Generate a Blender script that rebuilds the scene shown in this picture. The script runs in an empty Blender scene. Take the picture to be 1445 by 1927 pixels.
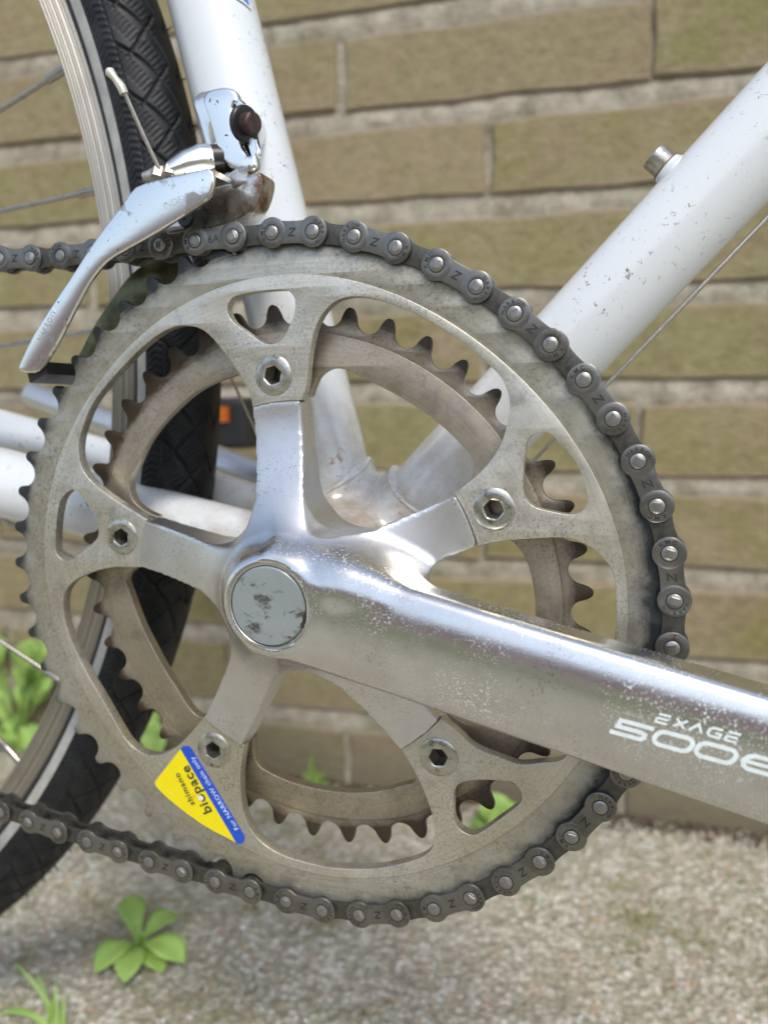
import bpy, bmesh, math, random
import numpy as np
from mathutils import Vector, Matrix
random.seed(7); rng = np.random.default_rng(7)
SC = bpy.context.scene
COL = SC.collection
MM = 0.001
PI = math.pi
# world: mm, origin at the bottom bracket axis, X = bicycle forward, Y = away from camera, Z = up
GZ = -262.0
# ------------------------------------------------------------------ camera
CAM_C = np.array([96.073, -210.435, 55.256])
CAM_R = np.array([[0.95049194, 0.31071619, -0.00453025],
                  [0.03806375, -0.13088234, -0.99066693],
                  [-0.30840918, 0.94144849, -0.13622964]])   # rows: right, down, forward
F_PX, PX_W, PX_H = 1447.0, 1445.0, 1927.0
cam_d = bpy.data.cameras.new('camera'); cam = bpy.data.objects.new('camera', cam_d); COL.objects.link(cam)
r_, d_, f_ = CAM_R
cam.matrix_world = Matrix(((r_[0], -d_[0], -f_[0], CAM_C[0]*MM), (r_[1], -d_[1], -f_[1], CAM_C[1]*MM),
                           (r_[2], -d_[2], -f_[2], CAM_C[2]*MM), (0, 0, 0, 1)))
cam_d.sensor_fit = 'HORIZONTAL'; cam_d.sensor_width = 36.0; cam_d.lens = 36.0*F_PX/PX_W
cam_d.clip_start = 0.01; cam_d.clip_end = 400.0
cam_d.dof.use_dof = True; cam_d.dof.focus_distance = 0.214; cam_d.dof.aperture_fstop = 12.0
SC.camera = cam
# ------------------------------------------------------------------ light
SUN_EL, SUN_AZ = math.radians(52), math.radians(-28)      # azimuth measured from -Y (behind the camera) towards +X
sdir = Vector((math.cos(SUN_EL)*math.sin(-SUN_AZ), -math.cos(SUN_EL)*math.cos(SUN_AZ), math.sin(SUN_EL)))  # towards the sun
world = bpy.data.worlds.new('World'); SC.world = world; world.use_nodes = True
wn = world.node_tree.nodes; wl = world.node_tree.links
wn.clear()
wo = wn.new('ShaderNodeOutputWorld'); bg = wn.new('ShaderNodeBackground'); sky = wn.new('ShaderNodeTexSky')
sky.sky_type = 'NISHITA'; sky.sun_disc = False; sky.sun_elevation = SUN_EL
sky.sun_rotation = math.atan2(sdir.x, sdir.y); sky.air_density = 1.0; sky.dust_density = 1.6; sky.ozone_density = 1.0
bg.inputs['Strength'].default_value = 0.15
hs = wn.new('ShaderNodeHueSaturation'); hs.inputs['Saturation'].default_value = 0.8      # thin high cloud
wl.new(sky.outputs[0], hs.inputs['Color']); wl.new(hs.outputs[0], bg.inputs[0]); wl.new(bg.outputs[0], wo.inputs[0])
sun_d = bpy.data.lights.new('sun', 'SUN'); sun_d.energy = 1.3; sun_d.angle = math.radians(14); sun_d.color = (1.0, 0.95, 0.87)
sun = bpy.data.objects.new('sun', sun_d); COL.objects.link(sun)
sun.rotation_euler = sdir.to_track_quat('Z', 'Y').to_euler()
SC.view_settings.view_transform = 'Standard'; SC.view_settings.look = 'None'
SC.view_settings.gamma = 1.0; SC.view_settings.use_curve_mapping = False
SC.view_settings.exposure = 0.64
SC.render.engine = 'CYCLES'

# ------------------------------------------------------------------ helpers
def ray(px, py):
    d = np.array([(px-PX_W/2)/F_PX, (py-PX_H/2)/F_PX, 1.0]) @ CAM_R
    return d
def at(px, py, y):                       # point in the plane at depth y (mm)
    d = ray(px, py); return CAM_C + d*((y-CAM_C[1])/d[1])
def atz(px, py, z=GZ):                   # point on a horizontal plane
    d = ray(px, py); return CAM_C + d*((z-CAM_C[2])/d[2])
def xz(pts, y): return [(at(a, b, y)[0], at(a, b, y)[2]) for a, b in pts]

def tag(o, label=None, cat=None, group=None, kind=None):
    if label: o['label'] = label
    if cat: o['category'] = cat
    if group: o['group'] = group
    if kind: o['kind'] = kind
    return o
def empty(name, loc):
    o = bpy.data.objects.new(name, None); COL.objects.link(o); o.location = [c*MM for c in loc]; o.empty_display_size = 0.02
    return o
def link(name, me, mat=None, parent=None, smooth=None, loc=None):
    o = bpy.data.objects.new(name, me); COL.objects.link(o)
    if mat is not None:
        for m in (mat if isinstance(mat, (list, tuple)) else [mat]): me.materials.append(m)
    if loc is not None: o.location = loc
    if parent is not None:
        o.parent = parent
        if parent.type == 'EMPTY': o.matrix_parent_inverse = Matrix.Translation(-parent.location)
    if smooth is not None:
        me.shade_smooth()
        if smooth > 0: me.set_sharp_from_angle(angle=math.radians(smooth))
    return o
def mesh(name, verts, faces, mats=None):
    me = bpy.data.meshes.new(name)
    v = np.asarray(verts, dtype=np.float64)*MM
    me.from_pydata(v.tolist(), [], faces if isinstance(faces, list) else faces.tolist())
    if mats is not None: me.polygons.foreach_set('material_index', mats)
    me.validate(clean_customdata=False); me.update(); return me
class MB:
    """collects several shapes into one mesh"""
    def __init__(s): s.v = []; s.f = []; s.m = []
    def add(s, V, F, mi=0):
        o = len(s.v); s.v += [tuple(p) for p in V]; s.f += [tuple(i+o for i in f) for f in F]; s.m += [mi]*len(F); return s
    def addmesh(s, me, M=None, mi=0):
        V = [(M @ v.co if M else v.co)*1000 for v in me.vertices]
        return s.add(V, [tuple(p.vertices) for p in me.polygons], mi)
    def build(s, name, mat, parent=None, smooth=30):
        return link(name, mesh(name, s.v, s.f, s.m), mat, parent, smooth)
def frame_of(d):
    d = np.array(d, float); d /= np.linalg.norm(d)
    a = np.cross(d, [0, 0, 1.0] if abs(d[2]) < 0.9 else [1.0, 0, 0]); a /= np.linalg.norm(a)
    return d, a, np.cross(d, a)
def tube(mb, pts, rad, n=20, cap=True, mi=0):
    pts = [np.array(p, float) for p in pts]; rad = rad if hasattr(rad, '__len__') else [rad]*len(pts)
    V = []; F = []
    _, a, b = frame_of(pts[1]-pts[0])
    for i, p in enumerate(pts):
        t = pts[min(i+1, len(pts)-1)]-pts[max(i-1, 0)]; t /= np.linalg.norm(t)
        a = a-t*(a@t); a /= np.linalg.norm(a); b = np.cross(t, a)
        for k in range(n):
            w = 2*PI*k/n; V.append(p+(a*math.cos(w)+b*math.sin(w))*rad[i])
    for i in range(len(pts)-1):
        for k in range(n):
            k2 = (k+1) % n; F.append((i*n+k, i*n+k2, (i+1)*n+k2, (i+1)*n+k))
    if cap:
        F.append(tuple(range(n))[::-1]); F.append(tuple((len(pts)-1)*n+k for k in range(n)))
    mb.add(V, F, mi); return mb
def lathe(mb, prof, c, axis, n=48, mi=0):
    """prof: list of (radius, offset along axis); closed at the ends when radius 0"""
    d, a, b = frame_of(axis); c = np.array(c, float)
    V = []; F = []
    for (r, h) in prof:
        for k in range(n):
            w = 2*PI*k/n; V.append(c+d*h+(a*math.cos(w)+b*math.sin(w))*max(r, 1e-4))
    for i in range(len(prof)-1):
        for k in range(n):
            k2 = (k+1) % n; F.append((i*n+k, i*n+k2, (i+1)*n+k2, (i+1)*n+k))
    mb.add(V, F, mi); return mb
def slab_mesh(name, loops, y0, y1, bev=0.0, res=2):
    """prism over polygon loops in the XZ plane (even-odd), from depth y0 (front) to y1 (back), bevelled rims"""
    cu = bpy.data.curves.new('tmp', 'CURVE'); cu.dimensions = '2D'; cu.fill_mode = 'BOTH'
    for L in loops:
        sp = cu.splines.new('POLY'); sp.points.add(len(L)-1); sp.use_cyclic_u = True
        for i, (x, z) in enumerate(L): sp.points[i].co = (x*MM*10, z*MM*10, 0, 1)
    th = (y1-y0)/2
    cu.extrude = max((th-bev)*MM*10, 0); cu.bevel_depth = bev*MM*10; cu.bevel_resolution = res
    if bev > 0: cu.offset = -bev*MM*10
    ob = bpy.data.objects.new('tmp', cu); COL.objects.link(ob)
    bpy.context.view_layer.update()
    dg = bpy.context.evaluated_depsgraph_get(); tm = ob.evaluated_get(dg).to_mesh()
    n = len(tm.vertices); co = np.empty(n*3); tm.vertices.foreach_get('co', co); co = co.reshape(-1, 3)*100
    F = [tuple(p.vertices) for p in tm.polygons]
    ob.evaluated_get(dg).to_mesh_clear()
    bpy.data.objects.remove(ob); bpy.data.curves.remove(cu)
    V = np.c_[co[:, 0], (y0+y1)/2-co[:, 2], co[:, 1]]
    me = mesh(name, V, F)
    bm = bmesh.new(); bm.from_mesh(me); bmesh.ops.remove_doubles(bm, verts=bm.verts, dist=1e-6)
    bmesh.ops.recalc_face_normals(bm, faces=bm.faces); bm.to_mesh(me); bm.free()
    return me
def slab(name, loops, y0, y1, bev, mat, parent=None, smooth=35, res=2):
    return link(name, slab_mesh(name, loops, y0, y1, bev, res), mat, parent, smooth)
def smoothloop(P, n=4, closed=True):
    """Catmull-Rom through the points"""
    P = np.array(P, float); N = len(P); out = []
    for i in range(N if closed else N-1):
        if closed: a, b, c, d = P[i-1], P[i], P[(i+1) % N], P[(i+2) % N]
        else: a, b, c, d = P[max(i-1, 0)], P[i], P[i+1], P[min(i+2, N-1)]
        for k in range(n):
            t = k/n; out.append(tuple(0.5*((2*b)+(-a+c)*t+(2*a-5*b+4*c-d)*t*t+(-a+3*b-3*c+d)*t**3)))
    if not closed: out.append(tuple(P[-1]))
    return out
_tc = {}
def text_pts(s, size=1.0, bold=0.0, shear=0.0, spacing=1.0, extrude=0.02):
    key = (s, size, bold, shear, spacing, extrude)
    if key in _tc: return _tc[key]
    cu = bpy.data.curves.new('tmp', 'FONT'); cu.body = s; cu.size = size; cu.offset = bold; cu.shear = shear; cu.space_character = spacing
    cu.extrude = extrude; cu.resolution_u = 3; cu.align_x = 'LEFT'
    ob = bpy.data.objects.new('tmp', cu); COL.objects.link(ob)
    bpy.context.view_layer.update()
    dg = bpy.context.evaluated_depsgraph_get(); tm = ob.evaluated_get(dg).to_mesh()
    co = np.array([v.co[:] for v in tm.vertices]) if len(tm.vertices) else np.zeros((0, 3))
    F = [tuple(p.vertices) for p in tm.polygons]
    ob.evaluated_get(dg).to_mesh_clear(); bpy.data.objects.remove(ob); bpy.data.curves.remove(cu)
    _tc[key] = (co, F); return co, F
def put_text(mb, s, o, u, v, height, mi=0, center=True, **kw):
    """text in the plane spanned by u (reading direction) and v (glyph up), o = origin (mm), cap height in mm"""
    co, F = text_pts(s, **kw)
    if len(co) == 0: return
    k = height/0.7; co = co.copy(); w = co[:, 0].max()+co[:, 0].min()
    if center: co[:, 0] -= w/2; co[:, 1] -= 0.35
    u = np.array(u, float); u /= np.linalg.norm(u); v = np.array(v, float); v -= u*(v@u); v /= np.linalg.norm(v); n = np.cross(u, v)
    V = np.array(o, float)+co[:, :1]*k*u+co[:, 1:2]*k*v+np.clip(co[:, 2:3], -.02, .02)*n
    mb.add(V, F, mi)

# ------------------------------------------------------------------ materials
def mat(name):
    m = bpy.data.materials.new(name); m.use_nodes = True
    nt = m.node_tree; b = nt.nodes['Principled BSDF']; return m, nt, b
class N:
    def __init__(s, nt): s.nt = nt
    def new(s, t, **k):
        n = s.nt.nodes.new(t)
        for a, b in k.items(): setattr(n, a, b)
        return n
    def ln(s, a, b): s.nt.links.new(a, b)
    def pos(s): return s.new('ShaderNodeNewGeometry').outputs['Position']
    def obj(s): return s.new('ShaderNodeTexCoord').outputs['Object']
    def rand(s): return s.new('ShaderNodeObjectInfo').outputs['Random']
    def mapv(s, v, scale=(1, 1, 1), rot=(0, 0, 0), loc=(0, 0, 0)):
        n = s.new('ShaderNodeMapping'); n.inputs['Scale'].default_value = scale; n.inputs['Rotation'].default_value = rot; n.inputs['Location'].default_value = loc
        s.ln(v, n.inputs[0]); return n.outputs[0]
    def noise(s, v, scale, detail=4, rough=0.5, dist=0.0):
        n = s.new('ShaderNodeTexNoise'); n.inputs['Scale'].default_value = scale; n.inputs['Detail'].default_value = detail
        n.inputs['Roughness'].default_value = rough; n.inputs['Distortion'].default_value = dist; s.ln(v, n.inputs['Vector']); return n.outputs['Fac']
    def vor(s, v, scale, feature='F1', out='Distance', rnd=1.0):
        n = s.new('ShaderNodeTexVoronoi'); n.feature = feature; n.inputs['Scale'].default_value = scale; n.inputs['Randomness'].default_value = rnd; s.ln(v, n.inputs['Vector']); return n.outputs[out]
    def ramp(s, f, stops, interp='LINEAR'):
        n = s.new('ShaderNodeValToRGB'); cr = n.color_ramp; cr.interpolation = interp
        while len(cr.elements) < len(stops): cr.elements.new(0.5)
        for e, (p, c) in zip(cr.elements, stops):
            e.position = p; e.color = (c, c, c, 1) if not hasattr(c, '__len__') else (*c, 1)
        s.ln(f, n.inputs[0]); return n.outputs[0]
    def mix(s, f, a, b, mode='MIX'):
        n = s.new('ShaderNodeMix'); n.data_type = 'RGBA'; n.blend_type = mode
        for i, x in ((0, f), (6, a), (7, b)):
            if hasattr(x, 'is_linked'): s.ln(x, n.inputs[i])
            elif i == 0: n.inputs[0].default_value = x
            else: n.inputs[i].default_value = (*x, 1) if hasattr(x, '__len__') else (x, x, x, 1)
        return n.outputs[2]
    def math(s, op, a, b=0.0, c=0.0):
        n = s.new('ShaderNodeMath'); n.operation = op
        for i, x in enumerate((a, b, c)):
            if hasattr(x, 'is_linked'): s.ln(x, n.inputs[i])
            else: n.inputs[i].default_value = x
        return n.outputs[0]
    def radius(s, v):            # distance from the crank axis in mm (XZ)
        sp = s.new('ShaderNodeSeparateXYZ'); s.ln(v, sp.inputs[0])
        a = s.math('MULTIPLY', sp.outputs[0], sp.outputs[0]); b = s.math('MULTIPLY', sp.outputs[2], sp.outputs[2])
        return s.math('MULTIPLY', s.math('SQRT', s.math('ADD', a, b)), 1000.0), sp
    def bump(s, h, strength, dist, bsdf, prev=None):
        n = s.new('ShaderNodeBump'); n.inputs['Strength'].default_value = strength; n.inputs['Distance'].default_value = dist
        s.ln(h, n.inputs['Height'])
        if prev is not None: s.ln(prev, n.inputs['Normal'])
        if bsdf is not None: s.ln(n.outputs[0], bsdf.inputs['Normal'])
        return n.outputs[0]
def simple(name, col, rough, metal=0.0, bumpy=0.0, bscale=2000, var=0.12):
    m, nt, b = mat(name); n = N(nt); p = n.obj()
    f = n.noise(p, bscale*0.2, 5, 0.6); c2 = tuple(x*(1-var) for x in col); c3 = tuple(min(1, x*(1+var)) for x in col)
    n.ln(n.ramp(f, [(0.3, c2), (0.7, c3)]), b.inputs['Base Color'])
    b.inputs['Metallic'].default_value = metal; n.ln(n.ramp(f, [(0.25, rough*0.85), (0.75, min(1, rough*1.2))]), b.inputs['Roughness'])
    if bumpy: n.bump(n.noise(p, bscale, 3), bumpy, 0.0002, b)
    return m
M = {}
# polished, scratched crank alloy
m, nt, b = mat('polished_alloy'); n = N(nt); p = n.pos(); rad_, sp = n.radius(p)
front = n.ramp(n.math('MULTIPLY', sp.outputs[1], -1000.0/30.0), [(0.30, 0.0), (0.58, 1.0)])    # proud crank face against recessed spider arms
spk = n.ramp(n.noise(p, 1300, 3, 0.75), [(0.56, 0.0), (0.66, 1.0)])
patch = n.ramp(n.noise(p, 40, 5, 0.6), [(0.42, 0.0), (0.66, 1.0)])
spk = n.math('MULTIPLY', n.math('MULTIPLY', spk, patch), front)
dirt = n.ramp(n.noise(p, 70, 7, 0.68), [(0.46, 0.0), (0.80, 0.40)])
scr_ = n.ramp(n.noise(n.mapv(p, (2500, 1, 130), (0, 0.9, 0)), 1.0, 3, 0.6), [(0.66, 0.0), (0.72, 0.6)])
fine = n.ramp(n.noise(p, 1300, 3, 0.75), [(0.585, 0.0), (0.64, 1.0)]); fine = n.math('MULTIPLY', fine, n.ramp(n.noise(p, 60, 5, 0.6), [(0.42, 0.05), (0.60, 0.8)]))
c = n.mix(dirt, (0.70, 0.70, 0.69), (0.44, 0.41, 0.33))
c = n.mix(n.math('MULTIPLY', scr_, front), c, (0.90, 0.90, 0.90)); c = n.mix(fine, c, (0.26, 0.23, 0.18)); c = n.mix(n.math('MULTIPLY', spk, 0.8), c, (0.95, 0.95, 0.96))
n.ln(c, b.inputs['Base Color']); n.ln(n.ramp(spk, [(0, 1.0), (1, 0.35)]), b.inputs['Metallic'])
brush = n.noise(n.mapv(p, (300, 1, 4000), (0, math.radians(-11.6), 0)), 1.0, 3, 0.6)
rg = n.math('ADD', n.ramp(front, [(0.0, 0.38), (1.0, 0.22)]), n.math('MULTIPLY', spk, 0.30))
rg = n.math('ADD', rg, n.math('MULTIPLY', n.math('SUBTRACT', n.noise(p, 60, 5, 0.6), 0.5), 0.16)); n.ln(rg, b.inputs['Roughness'])
b1 = n.bump(brush, 0.12, 0.00006, None); n.bump(n.noise(p, 2200, 2), 0.07, 0.0001, b, b1); M['alloy'] = m
# satin, dirty chainring alloy
def ring_alloy(name, col, rt, width, grime, lop, zl=0.0, dirtc=(0.20, 0.165, 0.11)):
    m, nt, b = mat(name); n = N(nt); p = n.pos(); r, sp = n.radius(p)
    # polar coordinates for turning marks
    ang = n.math('ARCTAN2', sp.outputs[2], sp.outputs[0]); cmb = n.new('ShaderNodeCombineXYZ'); n.ln(n.math('MULTIPLY', r, 1.6), cmb.inputs[0]); n.ln(n.math('MULTIPLY', ang, 1.5), cmb.inputs[1])
    turn = n.noise(cmb.outputs[0], 1.0, 4, 0.7)
    rr = n.math('ADD', r, n.math('MULTIPLY', n.math('SUBTRACT', n.noise(p, 120, 6, 0.7), 0.5), 8.0))
    rr = n.math('ADD', rr, n.math('MULTIPLY', n.math('SUBTRACT', turn, 0.5), 4.0))
    rr = n.math('ADD', rr, n.math('MULTIPLY', sp.outputs[0], lop))
    rr = n.math('ADD', rr, n.math('MULTIPLY', sp.outputs[2], zl))
    edge = n.ramp(n.math('DIVIDE', n.math('SUBTRACT', rr, rt), width), [(0.0, 0.0), (0.5, 0.30), (1.0, 1.0)])
    mott = n.ramp(n.noise(p, 38, 8, 0.68), [(0.36, 0.0), (0.70, 0.85)])
    spots = n.ramp(n.noise(p, 1100, 4, 0.75), [(0.50, 0.0), (0.66, 1.0)])
    where = n.ramp(n.noise(p, 30, 5, 0.65), [(0.38, 0.1), (0.60, 1.0)])
    sm_ = n.ramp(n.noise(n.mapv(p, (85, 85, 85)), 1.0, 5, 0.7, 0.3), [(0.55, 0.0), (0.70, 0.6)])
    big = n.ramp(n.noise(p, 13, 5, 0.6), [(0.44, 0.0), (0.62, 0.8)])
    c = n.mix(big, col, tuple(x*y for x, y in zip(col, (0.70, 0.64, 0.52))))
    c = n.mix(mott, c, tuple(x*y for x, y in zip(col, (0.74, 0.71, 0.63)))); c = n.mix(n.math('MULTIPLY', spots, n.math('MULTIPLY', where, 0.9)), c, dirtc)
    c = n.mix(n.ramp(turn, [(0.38, 0.40), (0.52, 0.0)]), c, tuple(x*0.55 for x in col)); c = n.mix(sm_, c, tuple(x*0.45 for x in col)); c = n.mix(edge, c, grime)
    n.ln(c, b.inputs['Base Color']); n.ln(n.ramp(edge, [(0.0, 0.86), (1.0, 0.2)]), b.inputs['Metallic'])
    n.ln(n.ramp(n.noise(p, 200, 4), [(0.3, 0.36), (0.7, 0.52)]), b.inputs['Roughness'])
    b1 = n.bump(turn, 0.10, 0.0002, None); n.bump(n.noise(p, 1500, 3, 0.6), 0.16, 0.00015, b, b1); return m
M['ring'] = ring_alloy('satin_chainring_alloy', (0.73, 0.715, 0.645), 96.0, 8.5, (0.020, 0.022, 0.018), 34.0, 12.0)
M['teeth'] = ring_alloy('worn_tooth_alloy', (0.60, 0.59, 0.52), 96.5, 7.0, (0.022, 0.026, 0.026), 22.0, 12.0)
M['inring'] = ring_alloy('dirty_chainring_alloy', (0.50, 0.45, 0.37), 75.5, 6.5, (0.045, 0.030, 0.017), 0.0)
M['chain'] = simple('oiled_chain_steel', (0.185, 0.180, 0.160), 0.32, 0.85, 0.15, 3000, 0.2)
m = M['chain']; nt = m.node_tree; n = N(nt); b = nt.nodes['Principled BSDF']; src = b.inputs['Base Color'].links[0].from_socket
br_ = n.ramp(n.noise(n.pos(), 75, 5, 0.65), [(0.50, 0.0), (0.70, 0.7)]); n.ln(n.mix(br_, n.mix(n.rand(), src, (0.21, 0.205, 0.185)), (0.06, 0.05, 0.035)), b.inputs['Base Color'])
M['chain_in'] = simple('dark_chain_steel', (0.10, 0.095, 0.082), 0.42, 0.8, 0.2, 3000, 0.25)
M['pin'] = simple('bare_pin_steel', (0.31, 0.30, 0.275), 0.36, 0.9, 0.1, 3000, 0.15)
M['engrave'] = simple('stamped_mark', (0.04, 0.037, 0.032), 0.6, 0.3)
M['bolt'] = simple('bolt_steel', (0.46, 0.45, 0.39), 0.30, 0.9, 0.25, 1500, 0.3)
m = M['bolt']; n = N(m.node_tree); b = m.node_tree.nodes['Principled BSDF']; src = b.inputs['Base Color'].links[0].from_socket
n.ln(n.mix(n.ramp(n.noise(n.pos(), 260, 5, 0.7), [(0.54, 0.0), (0.66, 0.85)]), src, (0.13, 0.10, 0.06)), b.inputs['Base Color'])
M['hole'] = simple('dark_in_hole', (0.035, 0.026, 0.018), 0.7, 0.0, 0.4, 1200)  # near-black surface of the sockets, bolt slot and cap gap
M['cap'] = None
# painted dust cap with scuffs
m, nt, b = mat('scuffed_cap'); n = N(nt); p = n.pos()
sc = n.ramp(n.noise(n.mapv(p, (1, 1, 1.6), (0, 0.6, 0)), 150, 5, 0.7, 0.15), [(0.55, 0.0), (0.64, 0.9)]); c = n.mix(n.noise(p, 60, 3), (0.36, 0.40, 0.40), (0.29, 0.325, 0.32))
n.ln(n.mix(sc, c, (0.07, 0.068, 0.055)), b.inputs['Base Color']); b.inputs['Metallic'].default_value = 0.35
n.ln(n.ramp(sc, [(0, 0.25), (1, 0.6)]), b.inputs['Roughness']); M['cap'] = m
# white frame enamel
m, nt, b = mat('white_enamel'); n = N(nt); p = n.pos()
sp1 = n.ramp(n.noise(n.mapv(p, (1, 1, 1)), 420, 4, 0.8), [(0.60, 0.0), (0.66, 1.0)])
area = n.ramp(n.noise(p, 22, 4, 0.6), [(0.46, 0.05), (0.62, 1.0)])
ru, sp = n.radius(p)
near = n.ramp(n.math('DIVIDE', ru, 120.0), [(0.30, 1.0), (0.85, 0.0)])
grime = n.math('MULTIPLY', near, n.ramp(n.noise(p, 75, 7, 0.7), [(0.36, 0.0), (0.68, 0.8)]))
c = n.mix(n.noise(p, 25, 3), (0.75, 0.775, 0.78), (0.68, 0.71, 0.715)); c = n.mix(n.math('MULTIPLY', sp1, area), c, (0.16, 0.12, 0.08))
c = n.mix(grime, c, (0.44, 0.37, 0.27))
core = n.math('MULTIPLY', n.ramp(n.math('DIVIDE', n.math('ADD', ru, n.math('MULTIPLY', n.noise(p, 90, 5, 0.7), 26.0)), 60.0), [(0.55, 1.0), (0.80, 0.0)]), n.ramp(n.noise(p, 240, 5, 0.7), [(0.30, 0.35), (0.6, 0.95)]))
c = n.mix(core, c, (0.30, 0.23, 0.155))
rst = n.math('MULTIPLY', near, n.ramp(n.noise(p, 120, 4, 0.6), [(0.66, 0.0), (0.72, 1.0)])); c = n.mix(rst, c, (0.35, 0.17, 0.06))
n.ln(c, b.inputs['Base Color']); b.inputs['Roughness'].default_value = 0.24; b.inputs['Coat Weight'].default_value = 0.6; b.inputs['Coat Roughness'].default_value = 0.14
n.bump(n.noise(p, 160, 2), 0.04, 0.0003, b); M['white'] = m
M['rust'] = simple('rusty_cup_steel', (0.20, 0.12, 0.065), 0.6, 0.4, 0.5, 900, 0.5)
M['chrome'] = None
m, nt, b = mat('worn_chrome'); n = N(nt); p = n.pos()
w = n.ramp(n.noise(p, 55, 5, 0.6, 0.3), [(0.585, 0.0), (0.62, 0.85)]); pit = n.ramp(n.noise(p, 700, 2), [(0.68, 0.0), (0.74, 1.0)])
c = n.mix(w, (0.84, 0.84, 0.80), (0.40, 0.35, 0.30)); c = n.mix(pit, c, (0.08, 0.06, 0.04))
n.ln(c, b.inputs['Base Color']); b.inputs['Metallic'].default_value = 1.0; n.ln(n.ramp(w, [(0, 0.20), (1, 0.40)]), b.inputs['Roughness'])
n.bump(w, 0.2, 0.00005, b); M['chrome'] = m
m, nt, b = mat('stained_steel'); n = N(nt); p = n.pos()
w = n.ramp(n.noise(p, 90, 5, 0.6, 0.5), [(0.46, 0.0), (0.60, 1.0)])
n.ln(n.mix(w, (0.55, 0.53, 0.50), (0.17, 0.105, 0.07)), b.inputs['Base Color']); b.inputs['Metallic'].default_value = 0.85
n.ln(n.ramp(w, [(0, 0.16), (1, 0.45)]), b.inputs['Roughness']); M['stained'] = m
M['oily'] = simple('oily_plate', (0.10, 0.10, 0.055), 0.3, 0.8, 0.3, 500, 0.7)
M['dark'] = simple('black_steel', (0.035, 0.033, 0.032), 0.35, 0.5, 0.2)
M['rustbolt'] = simple('rusted_bolt', (0.085, 0.055, 0.052), 0.5, 0.6, 0.5, 1500, 0.4)
M['cable'] = simple('cable_steel', (0.48, 0.45, 0.40), 0.35, 0.9, 0.5, 4000)
M['crimp'] = simple('cable_crimp', (0.66, 0.63, 0.52), 0.4, 0.5, 0.5, 900)
# rubber
m, nt, b = mat('tyre_rubber'); n = N(nt); p = n.pos()
n.ln(n.ramp(n.noise(p, 150, 5, 0.6), [(0.35, (0.007, 0.008, 0.009)), (0.75, (0.024, 0.025, 0.026))]), b.inputs['Base Color'])
b.inputs['Roughness'].default_value = 0.5; b.inputs['Specular IOR Level'].default_value = 0.3; n.bump(n.noise(p, 1500, 3), 0.15, 0.0002, b); M['rubber'] = m
M['stripe'] = simple('reflective_stripe', (0.42, 0.41, 0.37), 0.5, 0.1, 0.3, 800, 0.2)
# rim: turned brake track
m, nt, b = mat('rim_alloy'); n = N(nt); p = n.pos()
sp = n.new('ShaderNodeSeparateXYZ'); n.ln(n.mapv(p, loc=(0.3981, 0, -0.0838)), sp.inputs[0])
rad = n.math('SQRT', n.math('ADD', n.math('MULTIPLY', sp.outputs[0], sp.outputs[0]), n.math('MULTIPLY', sp.outputs[2], sp.outputs[2])))
cmb = n.new('ShaderNodeCombineXYZ'); n.ln(rad, cmb.inputs[0])
lines = n.noise(cmb.outputs[0], 700, 4, 0.8)
c = n.mix(n.ramp(lines, [(0.35, 0.0), (0.65, 1.0)]), (0.17, 0.155, 0.125), (0.52, 0.49, 0.42))
c = n.mix(n.ramp(n.noise(p, 70, 5, 0.7), [(0.5, 0.0), (0.8, 0.5)]), c, (0.25, 0.22, 0.17))
n.ln(c, b.inputs['Base Color']); b.inputs['Metallic'].default_value = 0.8; b.inputs['Roughness'].default_value = 0.38
n.bump(lines, 0.5, 0.0004, b); M['rim'] = m
M['spoke'] = simple('spoke_steel', (0.40, 0.38, 0.33), 0.28, 0.9)
M['yellow'] = simple('yellow_sticker', (0.82, 0.68, 0.0), 0.45, 0, 0, 900, 0.04)
m = M['yellow']; n = N(m.node_tree); b = m.node_tree.nodes['Principled BSDF']; src = b.inputs['Base Color'].links[0].from_socket
n.ln(n.mix(n.ramp(n.noise(n.pos(), 170, 4, 0.7), [(0.60, 0.0), (0.72, 0.75)]), src, (0.42, 0.27, 0.03)), b.inputs['Base Color'])
M['blue'] = simple('blue_sticker', (0.012, 0.075, 0.48), 0.45, 0, 0, 900, 0.08)
M['print'] = simple('black_print', (0.045, 0.05, 0.025), 0.5)
M['printblue'] = simple('pale_print', (0.55, 0.66, 0.85), 0.5)
M['faint'] = simple('faint_emboss', (0.52, 0.50, 0.46), 0.3, 1.0)
M['whiteprint'] = simple('white_print', (0.74, 0.80, 0.78), 0.4, 0, 0, 2500, 0.08)
M['decal'] = simple('blue_decal', (0.02, 0.22, 0.62), 0.3)
M['orange'] = simple('orange_reflector', (0.60, 0.14, 0.01), 0.3)
M['plastic'] = simple('black_plastic', (0.018, 0.018, 0.018), 0.5)
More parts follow.
